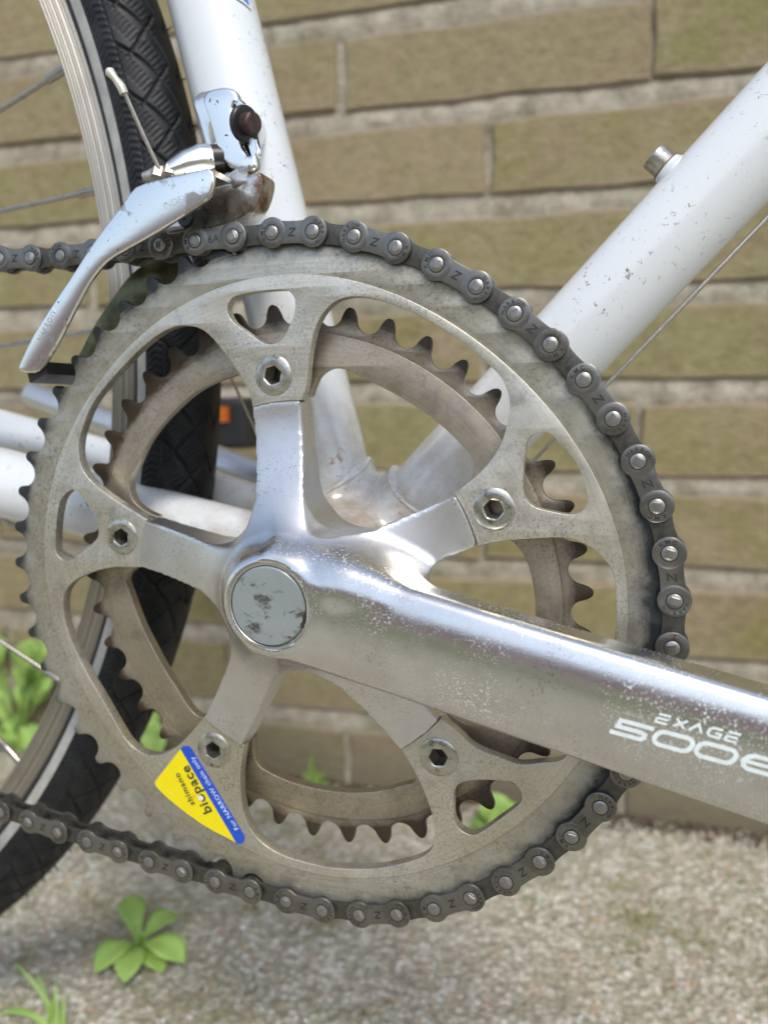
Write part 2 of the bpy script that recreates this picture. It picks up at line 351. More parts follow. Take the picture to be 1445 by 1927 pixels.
def brick_mat():
    m, nt, b = mat('buff_brick'); n = N(nt); o = n.obj(); r = n.rand()
    cmb = n.new('ShaderNodeCombineXYZ'); n.ln(n.math('MULTIPLY', r, 37.0), cmb.inputs[0]); n.ln(n.math('MULTIPLY', r, 11.0), cmb.inputs[1])
    va = n.new('ShaderNodeVectorMath'); va.operation = 'ADD'; n.ln(o, va.inputs[0]); n.ln(cmb.outputs[0], va.inputs[1]); p = va.outputs[0]
    base = n.ramp(r, [(0.0, (0.37, 0.325, 0.155)), (0.25, (0.41, 0.34, 0.18)), (0.45, (0.355, 0.315, 0.145)), (0.65, (0.39, 0.32, 0.175)), (0.85, (0.45, 0.35, 0.235)), (1.0, (0.36, 0.305, 0.155))])
    moss = n.math('MULTIPLY', n.ramp(n.noise(p, 16, 6, 0.7), [(0.40, 0.0), (0.58, 0.9)]), n.math('FRACT', n.math('MULTIPLY', r, 7.3))); c = n.mix(moss, base, (0.29, 0.26, 0.085))
    c = n.mix(n.ramp(n.noise(p, 22, 4, 0.6, 0.4), [(0.52, 0.0), (0.72, 0.6)]), c, (0.37, 0.26, 0.165))
    st = n.noise(n.mapv(p, (95, 95, 150), (0, 0.6, 0)), 1.0, 7, 0.75)
    c = n.mix(n.ramp(st, [(0.36, 0.45), (0.50, 0.0)]), c, (0.20, 0.165, 0.08)); c = n.mix(n.ramp(st, [(0.52, 0.0), (0.68, 0.45)]), c, (0.52, 0.44, 0.27))
    so = n.new('ShaderNodeSeparateXYZ'); n.ln(o, so.inputs[0]); ed = n.math('ADD', n.math('MULTIPLY', n.math('ABSOLUTE', so.outputs[2]), 1000.0), n.math('MULTIPLY', n.noise(p, 70, 4, 0.6), 9.0))
    c = n.mix(n.ramp(n.math('DIVIDE', n.math('SUBTRACT', ed, 20.0), 12.0), [(0.45, 0.0), (0.75, 0.55)]), c, (0.46, 0.35, 0.25))
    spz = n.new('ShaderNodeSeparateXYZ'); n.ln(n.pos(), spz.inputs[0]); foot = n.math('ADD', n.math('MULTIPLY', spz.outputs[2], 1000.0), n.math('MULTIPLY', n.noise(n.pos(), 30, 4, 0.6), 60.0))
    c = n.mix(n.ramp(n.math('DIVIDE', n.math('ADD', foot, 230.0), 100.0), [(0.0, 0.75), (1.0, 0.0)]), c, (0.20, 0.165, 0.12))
    sal = n.ramp(n.noise(p, 320, 2, 0.5), [(0.70, 0.0), (0.76, 0.8)]); c = n.mix(sal, c, (0.55, 0.50, 0.42))
    n.ln(c, b.inputs['Base Color']); b.inputs['Roughness'].default_value = 0.85
    b1 = n.bump(st, 1.0, 0.004, None); n.bump(n.noise(p, 300, 6, 0.75), 0.8, 0.0020, b, b1); return m
M['brick'] = brick_mat()
m, nt, b = mat('sandy_mortar'); n = N(nt); p = n.pos()
c = n.mix(n.ramp(n.noise(p, 60, 6, 0.7), [(0.35, 0.0), (0.65, 1.0)]), (0.31, 0.27, 0.19), (0.66, 0.60, 0.48))
c = n.mix(n.ramp(n.noise(p, 20, 4), [(0.55, 0.0), (0.7, 0.55)]), c, (0.17, 0.165, 0.075)); n.ln(c, b.inputs['Base Color'])
b.inputs['Roughness'].default_value = 0.9; n.bump(n.noise(p, 220, 6, 0.75), 1.0, 0.004, b); M['mortar'] = m
m, nt, b = mat('weathered_concrete'); n = N(nt); p = n.pos()
chip = n.vor(p, 250, 'F1', 'Color'); sep = n.new('ShaderNodeSeparateColor'); n.ln(chip, sep.inputs[0])
cd = n.vor(p, 250, 'F1', 'Distance')
c = n.ramp(sep.outputs[0], [(0.0, (0.50, 0.455, 0.34)), (0.3, (0.56, 0.515, 0.39)), (0.55, (0.74, 0.70, 0.56)), (0.8, (0.92, 0.89, 0.78)), (0.95, (0.68, 0.48, 0.31)), (1.0, (0.76, 0.74, 0.69))])
c = n.mix(n.ramp(cd, [(0.45, 0.0), (0.8, 0.8)]), c, (0.34, 0.30, 0.215))
c = n.mix(n.ramp(n.noise(p, 380, 5, 0.75), [(0.36, 0.7), (0.48, 0.0)]), c, (0.20, 0.175, 0.12))
c = n.mix(n.ramp(n.noise(p, 14, 5, 0.6), [(0.40, 0.3), (0.50, 0.0)]), c, (0.38, 0.34, 0.22))
c = n.mix(n.ramp(n.noise(p, 22, 7, 0.75), [(0.53, 0.0), (0.64, 0.8)]), c, (0.25, 0.25, 0.09))
c = n.mix(n.ramp(n.noise(n.mapv(p, loc=(3, 1, 0)), 34, 6, 0.75), [(0.56, 0.0), (0.66, 0.5)]), c, (0.30, 0.265, 0.185))
n.ln(c, b.inputs['Base Color']); b.inputs['Roughness'].default_value = 0.9
c2 = n.ramp(n.noise(p, 9, 4, 0.6), [(0.45, 0.0), (0.70, 0.25)]); c = n.mix(c2, c, (0.40, 0.35, 0.25)); n.ln(c, b.inputs['Base Color'])
b1 = n.bump(cd, 0.9, 0.003, None); n.bump(n.noise(p, 350, 5, 0.7), 0.9, 0.003, b, b1); M['ground'] = m
M['pebble'] = None
m, nt, b = mat('grit'); n = N(nt); p = n.pos(); ch = n.vor(p, 90, 'F1', 'Color'); sep = n.new('ShaderNodeSeparateColor'); n.ln(ch, sep.inputs[0])
n.ln(n.ramp(sep.outputs[1], [(0, (0.32, 0.29, 0.22)), (0.5, (0.52, 0.49, 0.41)), (0.8, (0.85, 0.83, 0.78)), (1, (0.62, 0.40, 0.22))]), b.inputs['Base Color'])
b.inputs['Roughness'].default_value = 0.8; M['pebble'] = m
def leafm(name, c1, c2):
    m, nt, b = mat(name); n = N(nt); p = n.pos()
    c = n.ramp(n.noise(p, 60, 5, 0.7), [(0.3, c1), (0.7, c2)]); c = n.mix(n.math('MULTIPLY', n.rand(), 0.45), c, tuple(x*0.55 for x in c1)); c = n.mix(n.ramp(n.noise(p, 420, 3, 0.7), [(0.62, 0.0), (0.70, 0.4)]), c, (0.30, 0.26, 0.08)); n.ln(c, b.inputs['Base Color']); b.inputs['Roughness'].default_value = 0.5
    b.inputs['Subsurface Weight'].default_value = 0.25; b.inputs['Subsurface Radius'].default_value = (0.002, 0.003, 0.001)
    b.inputs['Transmission Weight'].default_value = 0.0; n.bump(n.noise(p, 300, 3), 0.2, 0.0005, b); return m
M['leaf'] = leafm('fresh_leaf', (0.29, 0.48, 0.09), (0.42, 0.60, 0.16))
M['grass'] = leafm('grass_blade', (0.20, 0.34, 0.06), (0.30, 0.44, 0.10))
M['unseen_red'] = simple('unseen_red_terrace', (0.36, 0.23, 0.19), 0.85, 0, 0.3, 60, 0.2)
M['unseen_lawn'] = simple('unseen_lawn_green', (0.13, 0.15, 0.06), 0.9, 0, 0.5, 60, 0.4)
M['soil'] = simple('soil', (0.10, 0.07, 0.045), 0.95, 0, 0.8, 500, 0.5)
M['moss'] = simple('moss', (0.13, 0.14, 0.02), 0.9, 0, 0.8, 800, 0.5)
m, nt, b = mat('red_brick_far'); n = N(nt); p = n.pos()
bt = n.new('ShaderNodeTexBrick'); bt.inputs['Color1'].default_value = (0.46, 0.24, 0.18, 1); bt.inputs['Color2'].default_value = (0.36, 0.18, 0.14, 1); bt.inputs['Mortar'].default_value = (0.35, 0.31, 0.26, 1)
bt.inputs['Scale'].default_value = 1.0; bt.inputs['Brick Width'].default_value = 0.22; bt.inputs['Row Height'].default_value = 0.066; bt.inputs['Mortar Size'].default_value = 0.008
n.ln(n.mapv(p, rot=(math.radians(90), 0, 0)), bt.inputs['Vector']); n.ln(bt.outputs[0], b.inputs['Base Color']); b.inputs['Roughness'].default_value = 0.85; M['redbrick'] = m

# ------------------------------------------------------------------ ground and walls
GV = []; GF = []
def grid_mesh(x0, x1, y0, y1, nx, ny, zf):
    xs = np.linspace(x0, x1, nx); ys = np.linspace(y0, y1, ny); X, Y = np.meshgrid(xs, ys, indexing='ij'); Z = zf(X, Y)
    V = np.c_[X.ravel(), Y.ravel(), Z.ravel()]; I = np.arange(nx*ny).reshape(nx, ny)
    F = np.c_[I[:-1, :-1].ravel(), I[1:, :-1].ravel(), I[1:, 1:].ravel(), I[:-1, 1:].ravel()]; return V, F
def vnoise(X, Y, s, seed=0):
    """smooth value noise for arrays"""
    r = np.random.default_rng(seed); G = r.random((64, 64)); x = X/s; y = Y/s
    i = np.floor(x).astype(int); j = np.floor(y).astype(int); fx = x-i; fy = y-j; fx = fx*fx*(3-2*fx); fy = fy*fy*(3-2*fy)
    g = lambda a, b_: G[a % 64, b_ % 64]
    return (g(i, j)*(1-fx)+g(i+1, j)*fx)*(1-fy)+(g(i, j+1)*(1-fx)+g(i+1, j+1)*fx)*fy
WYAW = math.radians(4.0); wx = np.array([math.cos(WYAW), math.sin(WYAW), 0]); wnrm = np.array([-math.sin(WYAW), math.cos(WYAW), 0])
W0 = CAM_C+wnrm*587.0; W0[2] = 0
def gz(X, Y):
    return GZ+1.6*(vnoise(X, Y, 40, 1)-.5)+1.5*(vnoise(X, Y, 9, 2)-.5)+0.9*(vnoise(X, Y, 3.2, 3)-.5)
V, F = grid_mesh(-420, 330, -60, 460, 420, 300, gz)
g1 = link('paving_ground', mesh('paving_ground', V, F), M['ground'], None, 0)
tag(g1, kind='structure')
bm_ = MB(); S = 200000.0
x0, x1, y0, y1 = -419, 329, -59, 459
for (a, b_, c_, d__) in ((-S, -S, S, y0), (-S, y1, S, S), (-S, y0, x0, y1), (x1, y0, S, y1)):
    bm_.add([(a, b_, GZ-1.0), (c_, b_, GZ-1.0), (c_, d__, GZ-1.0), (a, d__, GZ-1.0)], [(0, 1, 2, 3)])
g2 = bm_.build('ground', M['ground'], None, None); tag(g2, kind='structure')
V, F = grid_mesh(-9000, 9000, -7100, -900, 60, 30, lambda X, Y: GZ+4+14*vnoise(X, Y, 700, 9)*np.clip((-900-Y)/400, 0, 1))
lw = link('unseen_lawn', mesh('unseen_lawn', V, F), M['unseen_lawn'], None, 0); tag(lw, kind='structure')  # out of view, added to give the metal a green reflection
mbt = MB(); mbt.add([(-9000, -7090, GZ+30), (9000, -7090, GZ+30), (9000, -2600, GZ+30), (-9000, -2600, GZ+30)], [(0, 1, 2, 3)]); te = mbt.build('unseen_terrace', M['unseen_red'], None, None); tag(te, kind='structure')  # unseen red surface, added for the pinkish band mirrored in the crank
# brick wall: mortar body with every brick its own object
wall = empty('brick_wall', (W0[0], W0[1]+60, GZ))
tag(wall, 'buff brick garden wall with wide sandy mortar joints behind the white bicycle', 'wall')
def wp(u, d, z): q = W0+wx*u+wnrm*d; return (q[0], q[1], z)
PIT = 67.6; ZB0 = 275.8
us = np.linspace(-1250, 900, 430); zs = np.linspace(GZ-20, 620, 130)
U, Z = np.meshgrid(us, zs, indexing='ij')
fj = np.clip(((ZB0-Z) % PIT)/15.0, 0, 1)      # weathered joints: deep below each brick, proud on the next
D = 2.2*(1-fj)+0.7+1.3*(vnoise(U, Z, 22, 5)-.5)+1.3*(vnoise(U, Z, 8, 6)-.5)
D = np.where((ZB0-Z) % PIT > 17, 4.0, D)
P = W0+U[..., None]*wx+D[..., None]*wnrm; P[..., 2] = Z
I = np.arange(U.size).reshape(U.shape)
F = np.c_[I[:-1, :-1].ravel(), I[1:, :-1].ravel(), I[1:, 1:].ravel(), I[:-1, 1:].ravel()]
Vm = P.reshape(-1, 3).tolist(); Fm = F.tolist(); k0 = len(Vm)
Vm += [wp(-1250, 8, 620), wp(900, 8, 620), wp(900, 100, 620), wp(-1250, 100, 620), wp(-1250, 8, GZ-20), wp(900, 8, GZ-20), wp(900, 100, GZ-20), wp(-1250, 100, GZ-20)]
Fm += [[k0, k0+1, k0+2, k0+3], [k0+3, k0+2, k0+6, k0+7], [k0, k0+3, k0+7, k0+4], [k0+1, k0+5, k0+6, k0+2]]
mo = link('mortar', mesh('mortar', Vm, Fm), M['mortar'], wall, 0)
def brick_mesh(seed, L=215.0, H=50.8, T=95.0):
    r = random.Random(seed); nx, nz = 5, 2; V = []; F = []
    e = 1.5
    def ring(y, ins):
        pts = []
        for i in range(nx+1): pts.append([-L/2+L*i/nx, -H/2])
        for j in range(1, nz+1): pts.append([L/2, -H/2+H*j/nz])
        for i in range(nx-1, -1, -1): pts.append([-L/2+L*i/nx, H/2])
        for j in range(nz-1, 0, -1): pts.append([-L/2, -H/2+H*j/nz])
        out = []
        for (x, z), (jx, jz) in zip(pts, jit):
            out.append((x+jx-ins*np.sign(x) if abs(x) > L/2-1 else x+jx, y, z+jz-ins*np.sign(z) if abs(z) > H/2-1 else z+jz))
        return out
    n_ = 2*(nx+nz); jit = [(r.uniform(-1.6, 1.6), r.uniform(-1.7, 1.5)) for _ in range(n_)]
    R0 = ring(r.uniform(-.4, .4), e); R1 = ring(e, 0); R2 = ring(12, 0)
    V = R0+R1+R2
    for i in range(n_):
        j = (i+1) % n_; F.append((i, j, n_+j, n_+i)); F.append((n_+i, n_+j, 2*n_+j, 2*n_+i))
    mid = [(-L/2+L*i/nx, r.uniform(-.5, .5), r.uniform(-3, 3)) for i in range(1, nx)]
    b0 = len(V); V += mid
    bot = list(range(0, nx+1)); right = [nx+1]; top = list(range(nx+nz, 2*nx+nz+1)); left = [2*nx+nz+1]
    # strips: bottom to middle, middle to top
    mids = [left[0]]+[b0+i for i in range(nx-1)]+[right[0]]
    topr = top[::-1]
    for i in range(nx):
        F.append((bot[i], mids[i], mids[i+1], bot[i+1])); F.append((mids[i], topr[i], topr[i+1], mids[i+1]))
    me = mesh('brick', V, F); bm = bmesh.new(); bm.from_mesh(me); bmesh.ops.recalc_face_normals(bm, faces=bm.faces)
    if sum(f.normal.y for f in bm.faces) > 0: bmesh.ops.reverse_faces(bm, faces=bm.faces)
    bm.to_mesh(me); bm.free(); me.materials.append(M['brick']); me.shade_smooth(); me.set_sharp_from_angle(angle=math.radians(22)); return me
bvar = [brick_mesh(s) for s in range(8)]
bcount = 0
for k in range(-4, 9):
    zc = ZB0-PIT*k+26.0-(0 if k < 8 else 0)
    off = -69.5 if k % 2 else 40.5
    for i in range(-5, 4):
        uc = off+110.2+220.4*i
        if uc < -1010 or uc > 640: continue
        if k < -2 and (uc < -560 or uc > 330): continue
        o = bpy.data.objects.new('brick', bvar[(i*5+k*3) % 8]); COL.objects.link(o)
        q = W0+wx*(uc+random.uniform(-1.5, 1.5))+wnrm*random.uniform(-1.0, 0.8)
        o.parent = wall; o.matrix_parent_inverse = Matrix.Translation(-wall.location)
        o.location = (q[0]*MM, q[1]*MM, (zc+random.uniform(-1, 1))*MM)
        o.rotation_euler = (random.uniform(-.006, .006), random.uniform(-.006, .006)+(PI if (i+k) % 3 == 0 else 0), WYAW)
        bcount += 1
# house wall behind the photographer, seen only mirrored in the polished metal
mbh = MB()
def boxv(x0, x1, y0, y1, z0, z1): return [(x0, y0, z0), (x1, y0, z0), (x1, y1, z0), (x0, y1, z0), (x0, y0, z1), (x1, y0, z1), (x1, y1, z1), (x0, y1, z1)]
BF = [(0, 3, 2, 1), (4, 5, 6, 7), (0, 1, 5, 4), (1, 2, 6, 5), (2, 3, 7, 6), (3, 0, 4, 7)]
mbh.add(boxv(-9000, 9000, -7300, -7100, GZ-20, 1300), BF)
oh = mbh.build('garden_wall', M['redbrick'], None, None); tag(oh, 'long red brick garden wall across the yard, mirrored in the crank arm', 'wall')

# ------------------------------------------------------------------ surface nets over a signed distance grid
def surface_nets(S, org, h):
    nx, ny, nz = S.shape; ins = S < 0
    corners = [(0, 0, 0), (1, 0, 0), (0, 1, 0), (1, 1, 0), (0, 0, 1), (1, 0, 1), (0, 1, 1), (1, 1, 1)]
    sl = lambda A, c: A[c[0]:nx-1+c[0], c[1]:ny-1+c[1], c[2]:nz-1+c[2]]
    cnt = sum(sl(ins, c).astype(np.int8) for c in corners); act = (cnt > 0) & (cnt < 8)
    idx = -np.ones(act.shape, np.int64); ijk = np.argwhere(act); idx[act] = np.arange(len(ijk))
    vals = [S[ijk[:, 0]+c[0], ijk[:, 1]+c[1], ijk[:, 2]+c[2]] for c in corners]
    acc = np.zeros((len(ijk), 3)); num = np.zeros(len(ijk))
    for a in range(8):
        for b_ in range(a+1, 8):
            ca, cb = np.array(corners[a]), np.array(corners[b_])
            if np.abs(ca-cb).sum() != 1: continue
            va, vb = vals[a], vals[b_]; m_ = (va < 0) != (vb < 0); t = np.where(m_, va/(va-vb+1e-12), 0)
            acc += (ca+(cb-ca)*t[:, None])*m_[:, None]; num += m_
    V = org+(ijk+acc/num[:, None])*h
    F = []
    for ax in range(3):
        a1, a2 = (ax+1) % 3, (ax+2) % 3
        s0 = [slice(1, -1)]*3; s0[ax] = slice(0, -1); s1 = list(s0); s1[ax] = slice(1, None)
        A = ins[tuple(s0)]; B = ins[tuple(s1)]; ch = np.argwhere(A != B)
        off = np.ones(3, int); off[ax] = 0; ch = ch+off
        inside = ins[ch[:, 0], ch[:, 1], ch[:, 2]]
        e1 = np.zeros(3, int); e1[a1] = 1; e2 = np.zeros(3, int); e2[a2] = 1
        q = [idx[tuple((ch-d).T)] for d in (e1*0, e1, e1+e2, e2)]
        q = np.array(q).T; q[~inside] = q[~inside][:, ::-1]; F.append(q)
    return V, np.concatenate(F)
def smin(a, b_, k):
    h = np.clip(0.5+0.5*(b_-a)/k, 0, 1); return b_*(1-h)+a*h-k*h*(1-h)
def smax(a, b_, k): return -smin(-a, -b_, k)
def sdgrid(x0, x1, y0, y1, z0, z1, h):
    xs = np.arange(x0, x1, h, dtype=np.float32); ys = np.arange(y0, y1, h, dtype=np.float32); zs = np.arange(z0, z1, h, dtype=np.float32)
    return np.meshgrid(xs, ys, zs, indexing='ij')

# ------------------------------------------------------------------ the bicycle
bike = empty('bicycle', (0, 48, GZ))
tag(bike, 'white road bicycle with silver double chainring crankset standing before the brick wall', 'bicycle')
YC = 48.0
SA = math.radians(104.2); DA = math.radians(47.1)
sdv = np.array([math.cos(SA), 0, math.sin(SA)]); ddv = np.array([math.cos(DA), 0, math.sin(DA)])
s0 = np.array([-1.7, YC, 0]); d0 = np.array([2.7, YC, -2.5])
mb = MB(); tube(mb, [s0+sdv*20, s0+sdv*330], 15.0, 120); mb.build('seat_tube', M['white'], bike, 50)
mb = MB(); tube(mb, [d0+ddv*20, d0+ddv*420], 14.0, 120); mb.build('down_tube', M['white'], bike, 50)
# lugged bottom bracket shell
h = 1.1; X, Y, Z = sdgrid(-52, 70, 6, 92, -34, 78, h)
def cap_sd(X, Y, Z, p, d, L, r, slant=0.0, yc=YC):
    rx, ry, rz = X-p[0], Y-p[1], Z-p[2]; t = rx*d[0]+ry*d[1]+rz*d[2]
    qx, qy, qz = rx-t*d[0], ry-t*d[1], rz-t*d[2]; q = np.sqrt(qx*qx+qy*qy+qz*qz)
    side = qx*d[2]-qz*d[0]
    return np.maximum(q-r, np.maximum(-t, t-(L+slant*side/15.0+2.0*np.cos(np.arctan2(qy, side)*2))))
shell = np.maximum(np.sqrt(X*X+Z*Z)-20.5, np.abs(Y-YC)-33.5)
S1 = smin(cap_sd(X, Y, Z, s0, sdv, 27, 16.6, 5), cap_sd(X, Y, Z, d0, ddv, 36, 15.7, 2), 9)
stA = np.array([-22.0, 28.0, -2.0]); 
S1 = smin(S1, shell, 9)
p_dr0 = np.array([-8.0, 33.0, 0.0])
V, F = surface_nets(S1, np.array([-52, 6, -34.0]), h)
bbs = link('bottom_bracket_shell', mesh('bottom_bracket_shell', V, F), M['white'], bike, 40)
for p_, dd_, L_, r__, sl_ in ((s0, sdv, 27, 16.3, 5), (d0, ddv, 36, 15.4, 2)):
    pts = []; e_s = np.array([dd_[2], 0, -dd_[0]])
    for k in range(41):
        w = 2*PI*k/40; rad_v = e_s*math.cos(w)*r__+np.array([0, 1.0, 0])*math.sin(w)*r__
        pts.append(p_+dd_*(L_+sl_*math.cos(w)*r__/15.0+2.0*math.cos(2*math.atan2(math.sin(w), e_s[2]*math.cos(w)))-0.5)+rad_v)
    mb = MB(); tube(mb, pts, 0.85, 8, cap=False); mb.build('lug_edge', M['white'], bbs, 60)
mb = MB(); lathe(mb, [(8, -0.5), (15, -0.5), (19.3, -0.5), (19.8, 0), (19.8, 4.0)], (0, 11.0, 0), (0, 1, 0), 64)
lathe(mb, [(8.5, -14), (8.5, 4)], (0, 11.0, 0), (0, 1, 0), 32); mb.build('bearing_cup', M['rust'], bike, 35)
# chain stays
def taper(name, pts_top, pts_bot, y0, y1, mat_, parent, n=28, ext=None):
    mb = MB(); P = []; R = []
    for i, (a, b_) in enumerate(zip(pts_top, pts_bot)):
        y = y0+(y1-y0)*i/(len(pts_top)-1); A = at(*a, y); B = at(*b_, y); P.append((A+B)/2); R.append(np.linalg.norm(A-B)/2)
    if ext: P.insert(0, P[0]+(P[0]-P[1])*ext); R.insert(0, R[0]*0.8)
    tube(mb, P, R, n); return mb.build(name, mat_, parent, 50)
taper('chain_stay', [(0, 843), (245, 905), (470, 962), (560, 990)], [(0, 972), (225, 1024), (440, 1062), (540, 1086)], 38, 27, M['white'], bike, 40, 1.2)
taper('chain_stay', [(0, 770), (150, 811), (400, 886), (560, 935)], [(0, 843), (150, 868), (388, 958), (540, 1010)], 66, 66, M['white'], bike, 32, 1.2)
mb = MB(); A = at(465, 893, 100); B = at(185, 790, 108); C3 = B+(B-A)*0.5
tube(mb, [A-(B-A)*0.6, A, B, C3], [8.5, 8.5, 7.5, 7], 24); mb.build('left_crank_arm', M['alloy'], bike, 50)
# bottle boss, its bolt and the shift cable under the down tube
bc = at(1258, 318, YC); nrm = np.array([-ddv[2], 0, ddv[0]]); tpar = (bc-d0)@ddv; bc = d0+ddv*tpar
mb = MB(); lathe(mb, [(6.4, 10), (6.0, 13.3), (4.9, 14.3), (4.5, 15.5), (0, 15.5)], bc, nrm, 40); boss = mb.build('bottle_boss', M['white'], bike, 40)
mb = MB(); lathe(mb, [(3.9, 15.3), (4.05, 15.7), (4.05, 20.4), (3.75, 20.8), (2.2, 20.8), (2.1, 19.4), (0, 19.4)], bc, nrm, 40); mb.build('boss_bolt', M['bolt'], boss, 35)
mb = MB(); lathe(mb, [(4.6, 15.3), (4.5, 15.76), (0, 15.76)], bc, nrm, 32); mb.build('rust_ring', M['rust'], boss, 35)
mb = MB(); A = at(1445, 408, 46); B = at(1130, 736, 46); tube(mb, [A+(A-B)*1.5, A, B, B+(B-A)*0.62], 0.75, 10); mb.build('shift_cable', M['cable'], bike, 60)
mb = MB(); A = at(300, 318, 26); tube(mb, [A, at(437, 715, 44), at(476, 800, 48), at(560, 1000, 52)], 0.55, 8); mb.build('derailleur_cable', M['cable'], bike, 60)
# blue decal near the top of the picture on the seat tube
mbd = MB(); Vd = []; Fd = []; n_ = 14; ax_o = np.array([0, 1.0, 0]); side = np.array([sdv[2], 0, -sdv[0]])
for band, (t0, t1, mi, w0, w1) in enumerate(((202.5, 240.0, 0, 0.45, 1.35), (200.6, 201.3, 1, 0.40, 1.35))):
    Vd = []; Fd = []
    for i in range(n_+1):
        w = w0+(w1-w0)*i/n_
        for t in (t0, t1):
            slope = -6.0*(w-0.8)
            Vd.append(s0+sdv*(t+slope-6.0)+(side*math.sin(w)-ax_o*math.cos(w))*15.04)
    for i in range(n_): Fd.append((2*i, 2*i+2, 2*i+3, 2*i+1))
    mbd.add(Vd, Fd, mi)
mbd.build('seat_tube_decal', [M['decal'], M['dark']], bpy.data.objects['seat_tube'], 60)

# ---- rear wheel
WC = np.array([-398.1, YC, 83.8])
def wpt(R, th, y): return (WC[0]+R*math.cos(th), y, WC[2]+R*math.sin(th))
# tyre: fine relief where the camera sees it, coarse elsewhere
th_f = np.linspace(math.radians(-62), math.radians(34), 1500)
th_c = np.linspace(math.radians(34), math.radians(298), 160)[1:-1]
TH = np.concatenate([th_f, th_c]); NT = len(TH)
phi = np.concatenate([np.linspace(-138, -80, 12), np.linspace(-78, 60, 84), np.linspace(61.5, 138, 64)])*PI/180; NP = len(phi)
RS, r0 = 327.3, 15.6
T2, P2 = np.meshgrid(TH, phi, indexing='ij'); s_ = T2*RS; t_ = P2*r0; at_ = np.abs(t_); sg = np.sign(t_)
def groove(x, period, width):         # 1 inside the groove, soft walls
    d = np.abs((x/period) % 1.0-0.5)*period; d = period/2-d
    return np.clip((width/2-d)/0.35+0.5, 0, 1)
tread = np.clip((20.4-at_)/0.5, 0, 1)
hgt = 1.0*tread
g = np.maximum.reduce([groove(s_-1.55*at_-3.0*np.sin(at_/5), 17.0, 1.4), np.clip((at_-3.5)/1.0, 0, 1)*groove(s_+1.1*at_+9, 17.0, 1.1)*np.clip((17.5-at_)/1, 0, 1), groove(at_-14.2+12.5, 25.0, 1.4)*np.clip((at_-8)/1, 0, 1)])
hatch = 0.42*groove(s_+0.75*at_, 2.1, 0.9)*(groove(s_-1.55*at_+8, 17.0, 9.0))*np.clip((at_-4.5)/1, 0, 1)
hgt -= tread*np.maximum(g*1.35, hatch)
hb = ((at_ > 21.0) & (at_ < 26.6)).astype(float)
q = s_+0.9*(np.abs(((at_-21)/2.8) % 2-1))*2.0+0.35*at_
hgt += hb*(0.45*(0.5+0.5*np.clip(2.2*np.sin(q*2*PI/2.5), -1, 1))-0.1)
hgt += ((at_ > 27.0) & (at_ < 27.5))*0.3
Rr = RS+(r0+hgt*0.75)*np.cos(P2); Yy = YC-(r0+hgt*0.75)*np.sin(P2)
Vt = np.stack([WC[0]+Rr*np.cos(T2), Yy, WC[2]+Rr*np.sin(T2)], -1).reshape(-1, 3)
I = np.arange(NT*NP).reshape(NT, NP); I2 = np.roll(I, -1, axis=0)
F = np.stack([I[:, :-1], I2[:, :-1], I2[:, 1:], I[:, 1:]], -1).reshape(-1, 4)
tm_ = np.tile(((np.abs(phi[:-1]+np.diff(phi)/2)*r0 > 28.1) & (np.abs(phi[:-1])*r0 < 33.2)).astype(int), NT)
mi_ = np.where(tm_ == 1, 1, 0)
wheel_anchor = bike
ty = link('tyre', mesh('tyre', Vt, F, mi_.tolist()), [M['rubber'], M['stripe']], bike, 0)
# little moulding hairs along the shoulder
mb = MB()
for k in range(70):
    a = math.radians(random.uniform(-50, 30)); ph = random.choice([0.15, 0.0, -0.2, -0.5, 1.1]); ph += random.uniform(-.1, .1)
    c1 = np.array(wpt(RS+(r0+.6)*math.cos(ph), a, YC-(r0+.6)*math.sin(ph))); dr = np.array([math.cos(ph)*math.cos(a), -math.sin(ph), math.cos(ph)*math.sin(a)])
    dr += np.array([random.uniform(-.4, .4), random.uniform(-.5, .1), random.uniform(-.4, .4)]); L = random.uniform(1.5, 3.6)
    tube(mb, [c1, c1+dr*L*.5, c1+dr*L+np.array([0, 0, random.uniform(-.5, .5)])], [0.3, 0.22, 0.12], 5)
hr = mb.build('moulding_hairs', M['rubber'], ty, 60); tag(hr, kind='stuff')
# rim
prof = [(302.2, 0), (302.6, 4.5), (304.2, 8.0), (305.0, 9.4), (305.6, 10.0), (305.90, 10.33), (306.52, 10.07), (307.14, 10.37), (307.76, 10.11), (308.38, 10.41), (309.00, 10.15), (309.62, 10.45), (310.24, 10.19), (310.86, 10.49), (311.48, 10.23), (312.10, 10.53), (312.72, 10.27), (313.34, 10.57), (313.96, 10.31), (314.58, 10.61), (315.2, 10.4), (316.2, 10.1), (317.2, 9.2), (317.4, 7.5), (312, 6.5)]
prof = [(R, YC-d) for R, d in prof[::-1]]+[(R, YC+d) for R, d in prof[1:]]
NT2 = 520; Vr = []; Fr = []
for i in range(NT2):
    a = 2*PI*i/NT2
    for (R, y) in prof: Vr.append(wpt(R, a, y))
npf = len(prof)
for i in range(NT2):
    j = (i+1) % NT2
    for k in range(npf-1): Fr.append((i*npf+k, j*npf+k, j*npf+k+1, i*npf+k+1))
rim = link('rim', mesh('rim', Vr, Fr), M['rim'], bike, 40)
mb = MB(); lathe(mb, [(0, -48), (8, -48), (8, -36), (22, -34), (22, -31), (14, -28), (14, 28), (22, 31), (22, 34), (8, 36), (8, 48), (0, 48)], WC, (0, 1, 0), 32)
hub = mb.build('rear_hub', M['bolt'], bike, 35)
def spoke(A, B, r=1.0):
    A = np.array(A, float); B = np.array(B, float); d = (B-A)/np.linalg.norm(B-A); mb = MB(); tube(mb, [A, B], r, 10)
    tube(mb, [B-d*11, B-d*10.4, B+d*2], [1.2, 1.6, 1.6], 10); mb.build('spoke', M['spoke'], rim, 60)
